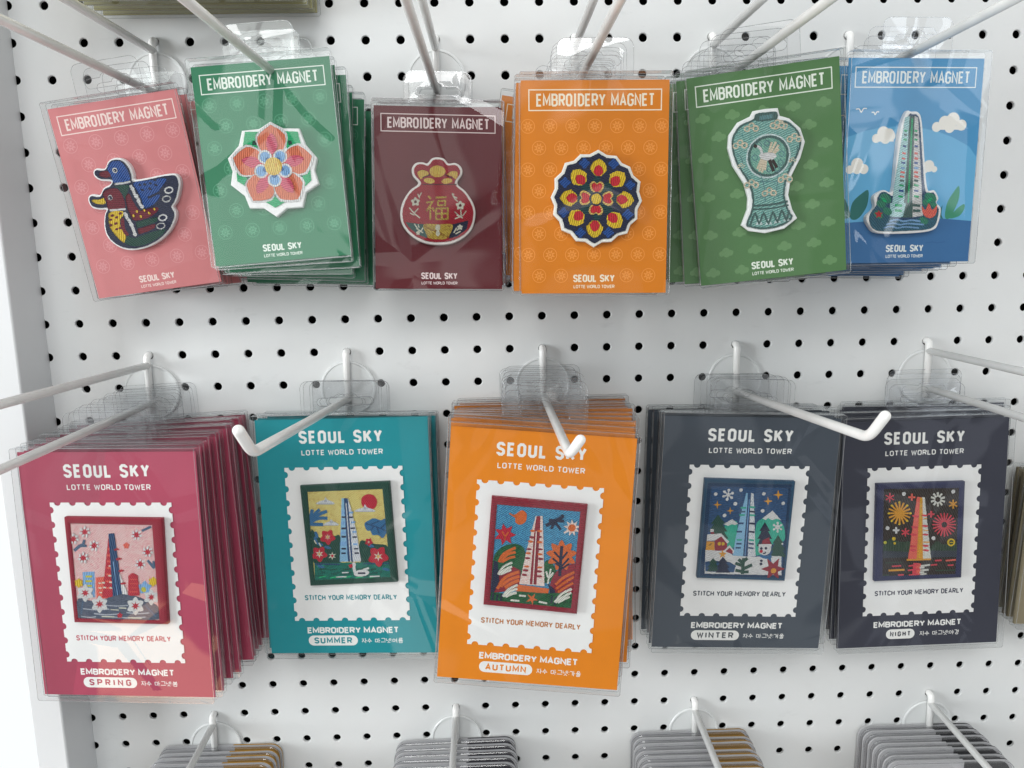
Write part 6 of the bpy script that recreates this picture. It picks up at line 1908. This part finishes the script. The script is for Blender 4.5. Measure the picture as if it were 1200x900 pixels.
# ------------------------------------------------------------------ packs cut off by the edges of the view
def pack_rounded(base, key):
    """flat rounded keyring pack: grey back card with a coloured right part under a clear blister"""
    PWd, PHt, r = 100, 125, 9
    grey = ink('b8b8ba'); dk = ink(base)
    s = {}
    mb = MB(); ol = rrect(-PWd / 2, -PHt, PWd / 2, 0, r, 6)
    hole = [(-9 + 3 * math.cos(math.radians(a)), -13 + 3 * math.sin(math.radians(a))) for a in range(270, 89, -30)] + [(9 + 3 * math.cos(math.radians(a)), -13 + 3 * math.sin(math.radians(a))) for a in range(90, -91, -30)]
    part = [(11, -PHt + 2), (PWd / 2 - 2, -PHt + 2)] + [(x - 2, z - 1.6) for x, z in ol if x > 12 and z > -PHt / 2] + [(11, -1.6)]
    part = [(x, min(z, -0.0)) for x, z in part]
    vs, tr = overlay([('a', [ol]), ('d', [part])], [hole]); keys = [grey, dk]
    sheet(mb, vs, tr, lambda li: keys[li], -0.6)
    n = len(ol)
    for i in range(n):
        a, b = ol[i], ol[(i + 1) % n]; mm = dk if min(a[0], b[0]) >= 9.9 else grey
        if max(a[0], b[0]) > 10 > min(a[0], b[0]):
            mid = (10, a[1] + (b[1] - a[1]) * (10 - a[0]) / (b[0] - a[0]))
            segs = ((a, mid, dk if a[0] > 10 else grey), (mid, b, dk if b[0] > 10 else grey))
        else: segs = ((a, b, mm),)
        for p, q, m3 in segs: mb.face([(p[0] * MM, -.6 * MM, p[1] * MM), (p[0] * MM, .8 * MM, p[1] * MM), (q[0] * MM, .8 * MM, q[1] * MM), (q[0] * MM, -.6 * MM, q[1] * MM)], m3)
    sheet(mb, vs, tr, lambda li: keys[li], 0.8)
    s['card'] = mb.data('backing_card')
    bl = MB(); fm, ed = clear_plastic('frosted_blister', (0.96, 0.96, 0.97), 0.06, 3.0, 0.08, 0.0, 18, 0.06, 0.4), M_EDGE()
    o2 = outset(ol, -0.3); n = len(o2)
    prof = [(0.2, -0.7), (-0.2, -3.6), (-1.0, -4.2)]
    rings = [[(x * MM, y * MM, z * MM) for x, z in outset(ol, d)] for d, y in prof]
    for k in range(2):
        for i in range(n): bl.face([rings[k][i], rings[k][(i + 1) % n], rings[k + 1][(i + 1) % n], rings[k + 1][i]], fm)
    v2, t2 = overlay([('a', [outset(ol, -1.0)])], [hole]); sheet(bl, v2, t2, lambda li: fm, -4.2)
    bl.tube(rings[1], .2 * MM, ed, 6, closed=True)
    s['blister'] = bl.data('clear_blister')
    return s
BOT = [(-0.2705, 'b08228', 'grey and gold pack under the spring magnets', 'grey and gold packs under the spring stack', 7),
       (-0.0755, '34323a', 'grey and charcoal pack under the autumn magnets', 'grey and charcoal packs under the autumn stack', 7),
       (0.1215, '9a7224', 'grey and bronze pack under the winter magnets', 'grey and bronze packs under the winter stack', 7),
       (0.3155, '26262a', 'grey and black pack under the night magnets', 'grey and black packs under the night stack', 7)]
for bx, hx_, desc, grp, n in BOT:
    s = pack_rounded(hx_, desc); rng = random.Random(int(abs(bx) * 9000)); first = None
    for k in range(n):
        y = -0.004 - (n - 1 - k) * 0.0078
        m = Matrix.Translation((bx + rng.uniform(-.001, .001), y, -0.3262 + rng.uniform(-.0008, .0008))) @ Matrix.Rotation(math.radians(rng.uniform(-.7, .7)), 4, 'Y')
        lab = ('front ' + desc) if k == 0 else ('%s from the front of the stack, a %s' % (ORD[k], desc) if k < n - 1 else 'rearmost %s, nearest the board' % desc)
        if first is None:
            first = thing('keyring_pack', lab, 'keyring pack', grp, m)
            link('backing_card', s['card'], first); link('clear_blister', s['blister'], first)
        else: copy_package(first, m, lab)
def flat_pack(base, Wc, Hc, stripes, slot):
    mb = MB()
    mats = [ink(base)] + [ink(h) for h, _ in stripes]
    full = [(-Wc / 2, -Hc / 2), (Wc / 2, -Hc / 2), (Wc / 2, Hc / 2), (-Wc / 2, Hc / 2)]
    mb.box((-Wc / 2 * MM, -1.6 * MM, -Hc / 2 * MM), (Wc / 2 * MM, 0.4 * MM, Hc / 2 * MM), mats[0])
    vs, tr = overlay([('a', [[(-Wc / 2 + 4, -Hc / 2 + 4), (Wc / 2 - 4, -Hc / 2 + 4), (Wc / 2 - 4, Hc / 2 - 4), (-Wc / 2 + 4, Hc / 2 - 4)]])] + [('b', [q]) for _, q in stripes])
    sheet(mb, vs, tr, lambda li: mats[li], -1.7)
    return dict(card=mb.data('printed_card'), tab=tab_mesh(Hc, 22.0, 2.0, slot + 13, 12.0, slot, 0.9), case=case_mesh(Wc, Hc, 2.0, 3.0, 2.0, -6.5, 0.9))
def cut_stack(grp, desc, base, W_, H_, stripes, place, slot):
    s = flat_pack(base, W_, H_, stripes, slot); first = None; n = len(place)
    for k, (x, y, z, roll) in enumerate(place):
        m = Matrix.Translation((x, y, z)) @ Matrix.Rotation(math.radians(roll), 4, 'Y')
        lab = ('front ' + desc) if k == 0 else ('%s %s, counted from the front' % (ORD[k], desc) if k < n - 1 else 'rearmost %s, nearest the board' % desc)
        if first is None:
            first = thing('olive_package', lab, 'package', grp, m)
            link('clear_case', s['case'], first); link('printed_card', s['card'], first); link('hang_tab', s['tab'], first)
        else: copy_package(first, m, lab)
cut_stack('olive packages cut off by the upper edge', 'olive package over the pink and green magnets', 'b0aa78', 148, 150, [('c4ba70', [(-60, -60), (60, -60), (60, 60), (-60, 60)])],
          [(-0.236, -0.046, 0.316, 0.5), (-0.234, -0.037, 0.3165, -0.3), (-0.233, -0.028, 0.316, 0.3), (-0.232, -0.018, 0.316, 0.0), (-0.231, -0.008, 0.316, -0.2)], 21)
hook(-9, -18, 'white hook above the view holding the olive packages', GH, False, 0.10)
cut_stack('brown packages cut off beside the night magnets', 'brown package right of the navy night magnets', '8a8068', 100, 118, [('a09878', [(-40, -50), (40, -50), (40, 50), (-40, 50)])],
          [(0.4185, -0.034, -0.163, 2.0), (0.4195, -0.026, -0.162, 3.2), (0.421, -0.018, -0.163, 2.6), (0.422, -0.009, -0.162, 3.0)], 16)
hook(17, 2, 'white hook beside the view holding the brown packages', GH, False, 0.10)
